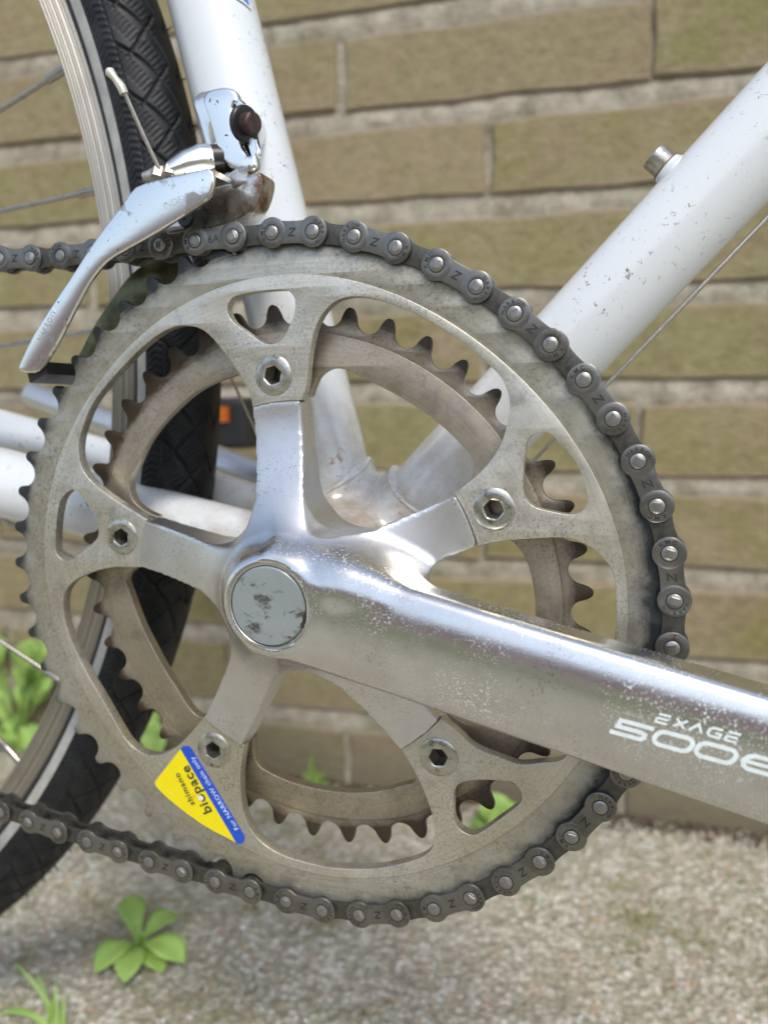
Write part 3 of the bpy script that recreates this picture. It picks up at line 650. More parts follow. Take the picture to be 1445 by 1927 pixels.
def vis_spoke(pa, pb, y=YC-4, r=1.0):
    A = at(*pa, y); B = at(*pb, y); dv = (B-A)/np.linalg.norm(B-A); e = np.array([A[0]-WC[0], 0, A[2]-WC[2]]); dv[1] = 0
    # far end near the hub flange, rim end on the rim bed
    bb = 2*(e@dv); cc = e@e-303.0**2; t1 = (-bb+math.sqrt(bb*bb-4*cc))/2; Bn = A+dv*t1; tm2 = -(e@dv); An = A+dv*tm2; An[1] = YC-30; Bn[1] = YC-1
    spoke(An, Bn, r)
vis_spoke((0, 208), (105, 129)); vis_spoke((0, 400), (165, 356)); vis_spoke((0, 655), (165, 622)); vis_spoke((0, 1205), (105, 1285)); vis_spoke((0, 970), (60, 1008)); vis_spoke((0, 1402), (30, 1442))
# ---- chain wheel geometry: slightly oval (52 teeth)
def ovr(t): return 105.08+1.15*math.cos(2*t)-1.60*math.sin(2*t)+1.10*math.cos(4*t)+0.27*math.sin(4*t)
def pin_walk(t0, n, sgn=-1, pitch=12.7):
    out = [t0]; t = t0
    for _ in range(n):
        x, z = ovr(t)*math.cos(t), ovr(t)*math.sin(t); dt = pitch/ovr(t)
        for _ in range(8):
            t2 = t+sgn*dt; L = math.hypot(ovr(t2)*math.cos(t2)-x, ovr(t2)*math.sin(t2)-z); dt *= pitch/L
        t = t+sgn*dt; out.append(t)
    return out
TP = pin_walk(math.radians(93.3), 51)           # 52 pin seats, clockwise
def tooth_loop(seats, rad, prof, n=12):
    """outline with teeth between consecutive seats (clockwise list)"""
    L = []; m_ = len(seats)
    for i in range(m_):
        a = seats[i]; b_ = seats[(i+1) % m_]
        if b_ > a: b_ -= 2*PI
        for k in range(n*2):
            f = k/(n*2); t = a+(b_-a)*f; s_ = 6.35*(1-abs(f-0.5)*2)
            r = rad(t)+prof(s_); L.append((r*math.cos(t), r*math.sin(t)))
    return L
def prof_big(s_):
    if s_ < 4.35: return 0.75-math.sqrt(4.5**2-s_*s_)
    h0 = 0.75-math.sqrt(4.5**2-4.35**2); return h0+(1.7-h0)*math.sqrt(max(0, 1-((6.35-s_)/2.0)**2))
def prof_small(s_):
    if s_ < 3.7: return -1.9-math.sqrt(4.2**2-s_*s_)
    h0 = -1.9-math.sqrt(4.2**2-3.7**2); q_ = (s_-3.7)/2.65; return h0+(0.3-h0)*(1-(1-q_)**2.3)
outer_loop = tooth_loop(TP, ovr, prof_big)
BANG = [math.radians(a) for a in (96.4, 24.4, -47.6, -119.6, 168.4)]
def rot2(pt, a): c_, s__ = math.cos(a), math.sin(a); return (pt[0]*c_-pt[1]*s__, pt[0]*s__+pt[1]*c_)
op = {
 0: [(576.3, 721.9), (581.7, 667.9), (590.7, 624.7), (605.1, 592.3), (626.7, 568.9), (651.9, 558.8), (684.3, 558.1), (723.9, 567.1), (770.6, 585.1), (813.8, 606.7), (857, 633.7), (886, 656.9), (922, 687.9), (943.6, 711), (956.2, 739.8), (959, 768.6), (952.6, 804.6), (940, 840.6), (918.4, 873), (893.2, 898.2)],
 2: [(781.4, 1454.7), (799.4, 1494.3), (812, 1530.3), (818.5, 1566.3), (813.8, 1595), (795.8, 1613), (759.8, 1625.6), (713, 1634.6), (666.3, 1636.4), (615.9, 1632.8), (561.9, 1620.2), (518.7, 1604), (486.4, 1580.6), (464.8, 1548.3), (454, 1508.7), (452.2, 1461.9), (455.8, 1425.9)],
 3: [(359.8, 1379.2), (334.7, 1404.4), (309.5, 1418.7), (284.3, 1422.3), (259, 1413.4), (237.5, 1393.6), (217, 1360), (190.7, 1314), (165.5, 1272), (144, 1229), (126, 1183.9), (119.5, 1147.9), (119.4, 1125), (124.6, 1110), (137, 1095), (159.9, 1082), (186.8, 1072.7), (218, 1066.8), (245, 1067.5)],
 4: [(248.3, 960.8), (215.9, 941), (179.9, 914), (158.3, 888.8), (149.3, 866), (147.5, 837), (154.7, 804.6), (172.7, 761.4), (201.5, 721.9), (233.9, 685.9), (266.3, 653.5), (298.7, 628.3), (323.9, 615.7), (345.5, 612), (370.6, 615.7), (392.2, 628.3), (417.4, 657), (439, 685.9), (457, 714.7), (471.4, 747)]}
tmpl1 = [(-8, 63.5), (-9, 71.4), (-10, 79.4), (-11, 83.8), (-13, 87.5), (-15, 90.0), (-17, 91.8), (-20, 92.5), (-24, 92.7), (-28, 92.8), (-34, 93), (-40, 93), (-46, 92.6), (-52, 91.3), (-54, 90.0), (-56, 86.8), (-59, 82.6), (-61, 76.6), (-63, 69.7), (-63, 63.1)]
def pol(a, r): return (r*math.cos(a), r*math.sin(a))
inner_path = []
for k in range(5):                                  # clockwise: tab k, then the opening after it
    a0 = BANG[k]
    if k in op: pts = xz(op[k], 0)
    else: pts = [pol(a0+math.radians(da), r) for da, r in tmpl1]
    e0 = pol(a0-math.radians(8.0), 57.2); e1 = pol(BANG[(k+1) % 5]+math.radians(8.3), 57.2)
    inner_path += smoothloop([e0]+pts+[e1], 3, closed=False)
    a1 = BANG[(k+1) % 5]
    for q_ in np.linspace(8.3, -8.0, 8)[1:-1]: inner_path.append(pol(a1+math.radians(q_), 57.2))
ho = {
 0: [(427, 581.5), (434.2, 563.5), (450.4, 554.5), (490, 547.3), (533.1, 544.5), (547.5, 550.9), (555.5, 567), (552.9, 592.3), (543.9, 613.9), (533.1, 635.5), (518.7, 645.6), (500.8, 647), (479.2, 635.5), (454, 617.5), (436, 603)],
 1: [(983.9, 924.8), (990.3, 941), (1008.3, 955.4), (1037, 962.6), (1065.9, 968), (1087.5, 966), (1101.9, 953.6), (1104.8, 932), (1098.3, 903), (1083.9, 870.8), (1067, 850), (1051.5, 833.4), (1037, 817), (1019, 812.9), (1001, 819), (990.3, 833.4), (986.5, 865.8), (984, 895)],
 2: [(854.4, 1490.7), (865.2, 1474.5), (893.9, 1468.4), (929.9, 1469), (962.3, 1472.7), (978.5, 1487), (982, 1503.3), (973, 1517.7), (944.3, 1539.3), (911.9, 1562.7), (890.3, 1572.4), (868.7, 1564.5), (854.4, 1544.7), (852.6, 1515.9)],
 4: [(133, 922), (147.5, 926.6), (161.9, 946.4), (179.9, 975), (185.3, 996.7), (181.7, 1014.7), (161.9, 1032.7), (140.3, 1050.7), (126, 1056.8), (111.6, 1048.9), (104.4, 1036.3), (104.4, 1004), (108, 968), (115.2, 939)]}
bolt_holes = [[(65*math.cos(a)+5.3*math.cos(w), 65*math.sin(a)+5.3*math.sin(w)) for w in np.linspace(0, 2*PI, 24, endpoint=False)] for a in BANG]
holes = [smoothloop(xz(v, 0), 3) for v in ho.values()]
# ring body (inside the step) and the thinner toothed band
def ovloop(off, n=220): return [pol(t, ovr(t)+off) for t in np.linspace(0, 2*PI, n, endpoint=False)]
cr = slab('outer_chainring', [ovloop(-11.6), inner_path]+holes+bolt_holes, 0.0, 3.6, 0.16, M['ring'], bike, 40)
tag(cr, 'large satin silver outer chainring with yellow and blue sticker')
slab('tooth_band', [outer_loop, ovloop(-12.4)], 0.45, 3.3, 0.35, M['teeth'], cr, 40, 1)
# inner chainring (42)
def inr(t): return 86.1-2.57*math.sin(2*t)
per = 0; tt = np.linspace(0, 2*PI, 4001); rr_ = np.array([inr(t) for t in tt]); seg = np.hypot(np.diff(rr_*np.cos(tt)), np.diff(rr_*np.sin(tt))); cum = np.r_[0, np.cumsum(seg)]; per = cum[-1]
s_t0 = np.interp(math.radians(80.6)+per/42/86/2, tt, cum)
IT = [float(np.interp((s_t0-k*per/42) % per, cum, tt)) for k in range(42)]
for i in range(1, 42):
    while IT[i] > IT[i-1]: IT[i] -= 2*PI
in_out = tooth_loop(IT, inr, prof_small)
ii = {
 0: [(590.7, 725.5), (601.5, 705.7), (623, 693), (648.3, 694.9), (673.5, 705.7), (716.7, 727.3), (759.8, 750.7), (803, 779.4), (839, 808), (867.8, 837), (885.8, 858.6), (891.2, 883.8)],
 2: [(783.2, 1465.5), (759.8, 1478), (716.7, 1489), (673.5, 1492.5), (630.3, 1490.7), (587, 1482.8), (544, 1471), (508, 1454.7), (486.4, 1440.3), (477.4, 1418.7)],
 3: [(381.4, 1349.4), (367, 1344), (352.6, 1327.8), (334.7, 1299), (309.5, 1259.5), (287.9, 1219.9), (266.3, 1176.7), (244.7, 1119), (237.5, 1083)],
 4: [(274, 961.6), (255.3, 947), (246, 928.4), (245, 899.3), (259, 873), (273.5, 840.6), (295, 808), (323.9, 775.8), (359.8, 743.4), (395.8, 721.9), (431.8, 709.3), (453.4, 707.5)]}
t1i = [(-9, 64.6), (-13, 67.6), (-17, 68.9), (-21, 69.6), (-26, 70.3), (-34, 71), (-44, 71), (-54, 70), (-60, 67.5), (-63, 64)]
ipath = []
for k in range(5):
    a0 = BANG[k]
    pts = xz(ii[k], 8) if k in ii else [pol(a0+math.radians(da), r) for da, r in t1i]
    a1 = BANG[(k+1) % 5]
    ipath += smoothloop([pol(a0-math.radians(7.5), 58.5)]+pts+[pol(a1+math.radians(7.8), 58.5)], 3, closed=False)
    for q_ in np.linspace(7.8, -7.5, 6)[1:-1]: ipath.append(pol(a1+math.radians(q_), 57.5))
def inloop(off, n=200): return [pol(t, inr(t)+off) for t in np.linspace(0, 2*PI, n, endpoint=False)]
ic = slab('inner_chainring', [inloop(-8.3), ipath], 7.9, 11.4, 0.22, M['inring'], bike, 40)
tag(ic, 'smaller grimy inner chainring with brown worn teeth')
slab('tooth_band', [in_out, inloop(-9.0)], 8.7, 11.0, 0.4, M['inring'], ic, 40, 1)
# ---- crank and spider
h = 0.62; ox, oy, oz = -62.0, -36.0, -62.0; X, Y, Z = sdgrid(ox, 184, oy, 10.5, oz, 62, h)
R2 = np.sqrt(X*X+Z*Z)
arms = None
for k, a in enumerate(BANG):
    u = X*math.cos(a)+Z*math.sin(a); v = -X*math.sin(a)+Z*math.cos(a)
    w = 7.75+1.6*np.clip((32-u)/24, 0, 1)**1.5
    d2 = np.maximum(np.abs(v)-w, -u)
    arms = d2 if arms is None else smin(arms, d2, 7.0)
    tab = np.sqrt((u-62)**2+v*v)
yf = -1.3-10.0*np.clip((54-R2)/34, 0, 1)**1.7
arm3 = np.maximum(np.maximum(arms, R2-57.0), np.maximum(yf-Y, Y-8.0))
tabs = None
for a in BANG:
    u = X*math.cos(a)+Z*math.sin(a); v = -X*math.sin(a)+Z*math.cos(a)
    q_ = np.maximum(np.maximum(np.abs(v)-7.6, -(u-50)), u-71); q_ = np.maximum(q_, np.sqrt(np.maximum(u-62, 0)**2+v*v)-9.0)
    tabs = q_ if tabs is None else np.minimum(tabs, q_)
tabs = np.maximum(tabs, np.maximum(3.75-Y, Y-7.8))
hrad = 14.4+8.6*np.clip((Y+21.6)/15.0, 0, 1)**1.15
hubd = (R2-hrad)*0.78; hubd = smax(hubd, -21.6-Y, 1.6); hubd = np.maximum(hubd, Y-8.5)
CA = math.radians(-11.6); u = X*math.cos(CA)+Z*math.sin(CA); v = -X*math.sin(CA)+Z*math.cos(CA)
hw = 15.2-0.4*np.clip((u-40)/90, 0, 1)+1.2*np.clip((40-u)/40, 0, 1); v0 = 0.5+0.7*np.clip(u/120, 0, 1.4)
yc_ = -14.0-9.0*np.clip(u/120.0, 0, 1.4)**0.8; crown = 2.9*np.abs((v-v0)/15)**2.6
th2 = 7.2
yy = Y-yc_; yy = np.where(yy < 0, yy-0*crown, yy)
dxv = np.abs(v-v0)-(hw-2.2); fr = -(yy)-(th2-2.2)+crown; bk = yy-(th2-2.2)
dyv = np.maximum(fr, bk)
crk = np.sqrt(np.maximum(dxv, 0)**2+np.maximum(dyv, 0)**2)+np.minimum(np.maximum(dxv, dyv), 0)-2.2
endc = np.sqrt(np.maximum(u-163, 0)**2+(v-v0)**2)-hw
crk = np.maximum(crk, np.maximum(endc, -u-2))
core = smin(hubd, crk, 5.0)
sst = lambda t: t*t*(3-2*t)
kk = 7.5+16.0*sst(np.clip((u-2)/20, 0, 1))*sst(np.clip((v+2)/14, 0, 1))*sst(np.clip((28-v)/12, 0, 1))*sst(np.clip((56-R2)/24, 0, 1))*np.clip((5.0-Y)/8.0, 0, 1)
sd = smin(arm3, core, kk); del core, kk
sd = smin(sd, tabs, 0.8)
sd = np.maximum(sd, -(np.maximum(R2-12.3, Y+20.6)))
# bolt holes through the tabs
for a in BANG:
    q_ = np.sqrt((X-65*math.cos(a))**2+(Z-65*math.sin(a))**2)-4.2; sd = np.maximum(sd, -q_)
V, F = surface_nets(sd, np.array([ox, oy, oz]), h)
del sd, crk, hubd, arm3, tabs, arms, X, Y, Z, R2
ck = link('crank_arm', mesh('crank_arm', V, F), M['alloy'], bike, 38); tag(ck, 'polished silver crank arm with five armed spider')
sm = ck.modifiers.new('smooth', 'SMOOTH'); sm.factor = 0.5; sm.iterations = 3
mb = MB(); lathe(mb, [(0, -22.1), (9.8, -22.15), (11.0, -21.95), (11.4, -21.5), (11.4, -20.0)], (0, 0, 0), (0, 1, 0), 72)
mb.build('dust_cap', M['cap'], ck, 35)
mb = MB(); lathe(mb, [(11.6, -20.3), (11.65, -21.5), (11.85, -21.72), (12.6, -21.78), (13.4, -21.65), (14.2, -21.0), (14.6, -19.5)], (0, 0, 0), (0, 1, 0), 90); mb.build('cap_rim', M['alloy'], ck, 35)
mb = MB(); lathe(mb, [(11.2, -20.65), (12.2, -20.65)], (0, 0, 0), (0, 1, 0), 60); mb.add([pol3 for pol3 in [(10.6, -22.05, -2.2), (11.45, -22.05, -0.2), (11.45, -22.05, -4.0), (10.5, -22.05, -5.6), (9.9, -22.05, -4.2), (10.6, -22.05, -3.4)]], [(0, 1, 2, 3, 4, 5)])
mb.build('cap_gap', M['hole'], ck, None)
# ---- chainring bolts
def bolt(cx_, cz_, rot_):
    mb = MB(); hexr = 2.75
    ringf = [(5.75, 0.6), (6.0, 0.1), (5.95, -0.25), (5.55, -0.55), (4.2, -0.72), (3.1, -0.66)]
    lathe(mb, ringf, (cx_, 0, cz_), (0, 1, 0), 40)
    # hex socket
    V = []; n_ = 40; d, a, b_ = frame_of((0, 1, 0)); c_ = np.array([cx_, 0, cz_])
    for rr, hh, hexa in ((3.1, -0.66, 0), (2.75, -0.45, 1), (2.65, 5.5, 1)):
        for k in range(n_):
            w = 2*PI*k/n_; r = rr
            if hexa: wl_ = (w+rot_) % (PI/3)-PI/6; r = rr*0.93/math.cos(wl_)*1.0
            V.append(c_+d*hh+(a*math.cos(w)+b_*math.sin(w))*r)
    F = [(i*n_+k, i*n_+(k+1) % n_, (i+1)*n_+(k+1) % n_, (i+1)*n_+k) for i in range(2) for k in range(n_)]
    mb.add(V, F, 0); F = [(n_+k, n_+(k+1) % n_, 2*n_+(k+1) % n_, 2*n_+k) for k in range(n_)]
    o = mb.build('chainring_bolt', [M['bolt'], M['hole']], cr, 30)
    mb2 = MB(); lathe(mb2, [(4.9, 3.8), (4.9, 13.2), (0.01, 13.2)], (cx_, 0, cz_), (0, 1, 0), 24)
    mb2.build('bolt_sleeve', M['hole'], bike, 30)
    return o
for k, a in enumerate(BANG):
    bolt(65*math.cos(a), 65*math.sin(a), [0.3, 0.9, 0.1, 0.6, 0.5][k])
# ---- sticker, stamped 52
st = MB()
yel = xz([(340, 1409.8), (444.4, 1586), (430, 1578), (405, 1566), (380, 1551), (355, 1533.5), (330, 1514), (312, 1499), (300, 1487), (293, 1478), (291.5, 1472.7), (296, 1466)], 0)
blu = xz([(340, 1409.8), (343, 1405.5), (350, 1403.5), (357, 1405.5), (362, 1411), (459.5, 1572), (461, 1579), (458.5, 1586), (453, 1589), (446, 1588), (443, 1584)], 0)
o = slab('sticker', [yel], -0.10, 0.2, 0.0, M['yellow'], cr, 30); tag(o, 'yellow part of the sticker')
so = o
o = slab('sticker', [blu], -0.14, 0.2, 0.0, M['blue'], cr, 30); tag(o, 'blue strip of the sticker')
def dirv(a, b_, y=0): A = at(*a, y); B = at(*b_, y); d = B-A; return d/np.linalg.norm(d)
rd = dirv((390, 1530), (345, 1442)); upv = np.array([-rd[2], 0, rd[0]])
mb = MB(); put_text(mb, 'biopace', at(369, 1487, -0.2), rd, upv, 3.6, size=1.0, bold=0.022, spacing=1.1)
put_text(mb, 'shimano', at(347, 1486, -0.2), rd, upv, 2.2, bold=0.018, spacing=1.15)
c_ = at(377.5, 1502.5, -0.26)
ob_ = mb.build('sticker_print', M['print'], cr, None)
mb = MB(); lathe(mb, [(0, 0), (0.95, 0)], c_, (0, 1, 0), 20); mb.build('sticker_dot', M['whiteprint'], cr, None)
rd2 = dirv((452, 1570), (352, 1410)); mb = MB(); put_text(mb, 'For NARROW chain only', at(403, 1493.5, -0.2), rd2, np.array([-rd2[2], 0, rd2[0]]), 1.7, bold=0.010, spacing=1.1)
mb.build('sticker_print', M['printblue'], cr, None)
mb = MB(); rd3 = dirv((440, 1487), (415, 1450)); put_text(mb, '52', at(425, 1474, -0.03), rd3, np.array([-rd3[2], 0, rd3[0]]), 4.0, spacing=1.15, bold=-0.02)
M['etch'] = simple('etched_mark', (0.27, 0.25, 0.20), 0.5, 0.5); mb.build('size_mark', M['etch'], cr, None)
# ---- lettering on the crank arm: raycast onto the surface so it follows the crown
me_ = ck.data
from mathutils.bvhtree import BVHTree
co = np.empty(len(me_.vertices)*3); me_.vertices.foreach_get('co', co); co = co.reshape(-1, 3)
bvh = BVHTree.FromPolygons([Vector(c) for c in co[:]], [tuple(p.vertices) for p in me_.polygons])
def drape(mb_src, off=0.05):
    for i, p in enumerate(mb_src.v):
        hit = bvh.ray_cast(Vector((p[0]*MM, -0.09, p[2]*MM)), Vector((0, 1, 0)))
        if hit[0] is not None: mb_src.v[i] = (p[0], hit[0].y*1000-off, p[2])
def sub_tri(mb_src, maxl=0.5):
    me = mesh('t', mb_src.v, mb_src.f); bm = bmesh.new(); bm.from_mesh(me); bmesh.ops.triangulate(bm, faces=bm.faces)
    for _ in range(4):
        es = [e for e in bm.edges if e.calc_length() > maxl*MM]
        if not es: break
        bmesh.ops.subdivide_edges(bm, edges=es, cuts=1); bmesh.ops.triangulate(bm, faces=[f for f in bm.faces if len(f.verts) > 3])
    out = MB(); out.v = [tuple(v.co*1000) for v in bm.verts]; out.f = [tuple(v.index for v in f.verts) for f in bm.faces]; out.m = [0]*len(out.f); bm.free(); return out
YL = -29.0
rdc = dirv((1150, 1370), (1400, 1432), YL); upc = np.array([-rdc[2], 0, rdc[0]])
def stroke(mb, pts, w, o, u, v, y=YL):
    """flat ribbon with mitred corners through 2-D points (mm) in the lettering frame"""
    P = [np.array(p, float) for p in pts]; L = []; Rr_ = []
    for i, p in enumerate(P):
        a = P[i]-P[i-1] if i else P[1]-P[0]; b_ = P[i+1]-P[i] if i < len(P)-1 else a
        a = a/np.linalg.norm(a); b_ = b_/np.linalg.norm(b_); na = np.array([-a[1], a[0]]); nb = np.array([-b_[1], b_[0]]); m_ = na+nb; m_ /= np.linalg.norm(m_); k = min(1/max(m_@na, .4), 1.8)
        L.append(p+m_*w/2*k); Rr_.append(p-m_*w/2*k)
    V = [np.array(o)+u*q[0]+v*q[1] for q in L+Rr_]; n_ = len(P)
    mb.add(V, [(i, i+1, n_+i+1, n_+i) for i in range(n_-1)])
def rrect(x0, x1, y0, y1, r, n=5):
    out = []
    for cx_, cy_, a0 in ((x1-r, y1-r, 0), (x0+r, y1-r, 90), (x0+r, y0+r, 180), (x1-r, y0+r, 270)):
        for k in range(n+1): w = math.radians(a0+90*k/n); out.append((cx_+r*math.cos(w), cy_+r*math.sin(w)))
    return out+[out[0]]
O5 = at(1150, 1378, YL); mb = MB(); sh = 0.28
def skew(pts, dx): return [(dx+x+sh*y, y) for x, y in pts]
H5 = 3.4; W = 1.05
stroke(mb, skew([(8.2, H5), (1.2, H5)], 0), W, O5, rdc, upc); stroke(mb, skew([(0.7, H5+.5), (0.7, 1.75), (6.0, 1.75), (7.0, 1.4), (7.2, 0.7), (6.6, 0.05), (5.6, 0), (-0.4, 0)], 0), W, O5, rdc, upc)
for dx in (9.2, 18.4): stroke(mb, skew(rrect(0, 8.0, 0, H5, 1.6), dx), W, O5, rdc, upc)
stroke(mb, skew([(7.0, H5), (2.0, H5), (0.9, H5-.5), (0.3, H5/2), (0.9, .5), (2.0, 0), (7.6, 0)], 27.8), W, O5, rdc, upc); stroke(mb, skew([(0.6, H5/2), (6.0, H5/2)], 27.8), W*.8, O5, rdc, upc)
stroke(mb, skew([(8.6, 0.0), (14.5, H5)], 27.8), W, O5, rdc, upc); stroke(mb, skew([(9.2, H5), (14.0, 0)], 27.8), W, O5, rdc, upc)
OE = O5+upc*5.3+rdc*9.0; w_ = 0.55; hE = 2.0
for dx, segs in ((0.0, [[(0, hE), (2.6, hE)], [(0, hE/2), (2.4, hE/2)], [(0, 0), (2.6, 0)], [(0.05, 0.0), (0.05, hE/2)]]), (3.9, [[(0, hE), (2.4, 0)], [(2.4, hE), (0, 0)]]), (7.3, [[(0, 0), (1.4, hE), (2.8, 0)]]),
                 (11.2, [[(2.6, hE), (.6, hE), (0, hE-.5), (0, .5), (.6, 0), (2.6, 0), (2.6, .9), (1.4, .9)]]), (14.9, [[(0, hE), (2.6, hE)], [(0, hE/2), (2.4, hE/2)], [(0, 0), (2.6, 0)], [(0.05, 0.0), (0.05, hE/2)]])):
    for sgm in segs: stroke(mb, skew(sgm, dx), w_, OE, rdc, upc)
mb = sub_tri(mb, 0.8); drape(mb, 0.09)
mb.build('crank_lettering', M['whiteprint'], ck, None)

# ------------------------------------------------------------------ chain
CY = 2.0
pins = []          # (x, y, z)
for t in TP[1:]:    # clockwise from the first pin right of the top
    pass
ringpins = [(ovr(t)*math.cos(t), CY, ovr(t)*math.sin(t)) for t in TP]
NR = 27            # seats 0 .. NR stay on the ring
ring_on = ringpins[:NR+1]
def walk(p, pts, n):
    """lay n pins at 12.7 mm pitch along a polyline starting from p"""
    out = []; cur = np.array(p, float); path = [np.array(q, float) for q in pts]; seg = 0; prev = cur
    samples = []
    P = [cur]+path
    for i in range(len(P)-1):
        for k in range(200): samples.append(P[i]+(P[i+1]-P[i])*k/200)
    for s in samples:
        if np.linalg.norm(s-prev) >= 12.7:
            out.append(tuple(s)); prev = s
            if len(out) == n: break
    return out
lower = walk(ring_on[-1], [(-7.9, CY-.6, -104.2), (-20.5, CY-1, -103.0), (-58.2, CY-1.2, -99.7), (-94.9, CY-1.3, -95.6), (-131.7, CY-1.4, -90.6), (-330, CY-2, -62)], 17)
upper = walk(ring_on[0], [(-19, CY, 104.9), (-32.8, CY+.4, 104.6), (-46, CY+1, 104.3), (-85, CY+3, 103.9), (-98, CY+3.6, 104.3), (-330, CY+12, 116)], 16)
allp = upper[::-1]+ring_on+lower
i0 = len(upper)     # index of ring_on[0] (the pin at 93 degrees) in allp
def plate_loop(rd, waist, L=12.7, n=9):
    top = []
    for k in range(-12, 13):
        pass
    pts = []
    a0 = math.radians(48)
    for w in np.linspace(a0, 2*PI-a0, 22): pts.append((-L/2+rd*math.cos(w), rd*math.sin(w)))
    x1 = -L/2+rd*math.cos(a0); z1 = -rd*math.sin(a0)
    for x in np.linspace(x1, -x1, 7)[1:-1]: pts.append((x, -(waist+(abs(z1)-waist)*(x/x1)**2)))
    for w in np.linspace(-PI+a0, PI-a0, 22): pts.append((L/2+rd*math.cos(w), rd*math.sin(w)))
    for x in np.linspace(-x1, x1, 7)[1:-1]: pts.append((x, waist+(abs(z1)-waist)*(x/x1)**2))
    return pts
PL = plate_loop(4.35, 3.05); PLi = plate_loop(4.2, 2.85)
def arc_text(mb, s, cx_, r, a_start, a_step, hgt_, y, flip=False):
    for i, ch in enumerate(s):
        a = math.radians(a_start-a_step*i); c_ = (cx_+r*math.cos(a), y, r*math.sin(a))
        put_text(mb, ch, c_, (math.sin(a), 0, -math.cos(a)), (math.cos(a), 0, math.sin(a)), hgt_, 1, bold=0.024, extrude=0.01)
def plate_with_marks(kind):
    mb = MB(); mb.addmesh(slab_mesh('p', [PL], -3.30, -2.30, 0.14, 2))
    y = -3.31
    # raised bosses round the pins
    for sx in (-1, 1):
        lathe(mb, [(4.2, -3.30), (3.95, -3.42), (2.5, -3.42), (1.95, -3.36), (1.9, -3.2)], (sx*6.35, 0, 0), (0, 1, 0), 28)
    for sx in (-1, 1): lathe(mb, [(1.95, -3.440), (2.32, -3.440)], (sx*6.35, 0, 0), (0, 1, 0), 24, 1)
    y = -3.435
    if kind == 0:
        arc_text(mb, 'KMC', -6.35, 3.1, 215, 32, 1.15, y); arc_text(mb, 'NARROW', 6.35, 3.1, 70, 26, 1.0, y); mid = 'Z'
    elif kind == 1:
        arc_text(mb, 'NARROW', -6.35, 3.1, 215, 26, 1.0, y); arc_text(mb, 'KMC', 6.35, 3.1, 10, 32, 1.15, y); mid = 'Z'
    elif kind == 2:
        arc_text(mb, 'KMC', -6.35, 3.1, 215, 32, 1.15, y); arc_text(mb, '2', 6.35, 3.1, 15, 30, 1.25, y); mid = '6A'
    else:
        arc_text(mb, '2', -6.35, 3.1, 180, 30, 1.35, y); mid = 'Z'
    put_text(mb, mid, (0, -3.32, 0), (1, 0, 0), (0.25, 0, 1) if mid == 'Z' else (0, 0, 1), 2.3, 1, bold=0.03 if mid == 'Z' else 0, shear=0.25 if mid == 'Z' else 0, extrude=0.01)
    return mb
def smo(me, ang=35): me.shade_smooth(); me.set_sharp_from_angle(angle=math.radians(ang)); return me
pm = []
for k in range(4):
    mb = plate_with_marks(k); me = mesh('outer_plate', mb.v, mb.f, mb.m); me.materials.append(M['chain']); me.materials.append(M['engrave']); pm.append(smo(me))
pback = slab_mesh('outer_plate', [PL], 2.30, 3.30, 0.14, 1); pback.materials.append(M['chain']); smo(pback)
inA = slab_mesh('inner_plate', [PLi], -2.22, -1.22, 0.12, 1); inA.materials.append(M['chain_in']); smo(inA)
inB = slab_mesh('inner_plate', [PLi], 1.22, 2.22, 0.12, 1); inB.materials.append(M['chain_in']); smo(inB)
mbp = MB(); lathe(mbp, [(0, -3.86), (0.95, -3.86), (1.5, -3.74), (1.95, -3.5), (2.0, -3.2), (2.0, 3.2), (1.7, 3.7), (0, 3.75)], (0, 0, 0), (0, 1, 0), 20)
cy0 = len(mbp.v); mbp.add([(sx*q_, -3.97 if q_ < 1.05 else -3.84, sz*q_) for q_ in (0.95, 1.10) for sx, sz in ((-1, -1), (1, -1), (1, 1), (-1, 1))], [(0, 1, 2, 3)]+[(k, 4+k, 4+(k+1) % 4, (k+1) % 4) for k in range(4)])
# a squared peening mark on the pin head
pinm = mesh('pin', mbp.v, mbp.f); pinm.materials.append(M['pin']); smo(pinm, 28)
mbr = MB(); lathe(mbr, [(1.9, -1.2), (3.6, -1.2), (3.85, -0.95), (3.85, 0.95), (3.6, 1.2), (1.9, 1.2)], (0, 0, 0), (0, 1, 0), 24)
rolm = mesh('roller', mbr.v, mbr.f); rolm.materials.append(M['chain_in']); smo(rolm, 35)
chain_o = empty('chain', allp[i0]); chain_o.parent = bike; chain_o.location = (0, 0, 0); chain_o.matrix_parent_inverse = Matrix.Translation(-bike.location)
tag(chain_o, 'oily grey bicycle chain with stamped side plates')
def inst(name, me, loc, ry, rz=0.0):
    o = bpy.data.objects.new(name, me); COL.objects.link(o); o.parent = chain_o
    o.location = [c*MM for c in loc]; o.rotation_euler = (0, ry, rz); return o
for i, p in enumerate(allp):
    if p[0] < -215: continue
    inst('pin', pinm, p, random.uniform(0, 1.5)); inst('roller', rolm, p, 0)
    if i+1 < len(allp):
        q = allp[i+1]; 
        mid = [(a+b_)/2 for a, b_ in zip(p, q)]; ry = -math.atan2(q[2]-p[2], q[0]-p[0]); yaw = math.atan2(q[1]-p[1], math.hypot(q[0]-p[0], q[2]-p[2]))
        j = i-i0
        if j % 2 == 0:     # outer link (seats 0-1, 2-3 ...)
            kind = 2 if j in (-2, 38) else 3 if j == 14 else (j//2) % 2
            inst('outer_plate', pm[kind], mid, ry); inst('outer_plate', pback, mid, ry)
        else:
            inst('inner_plate', inA, mid, ry); inst('inner_plate', inB, mid, ry)

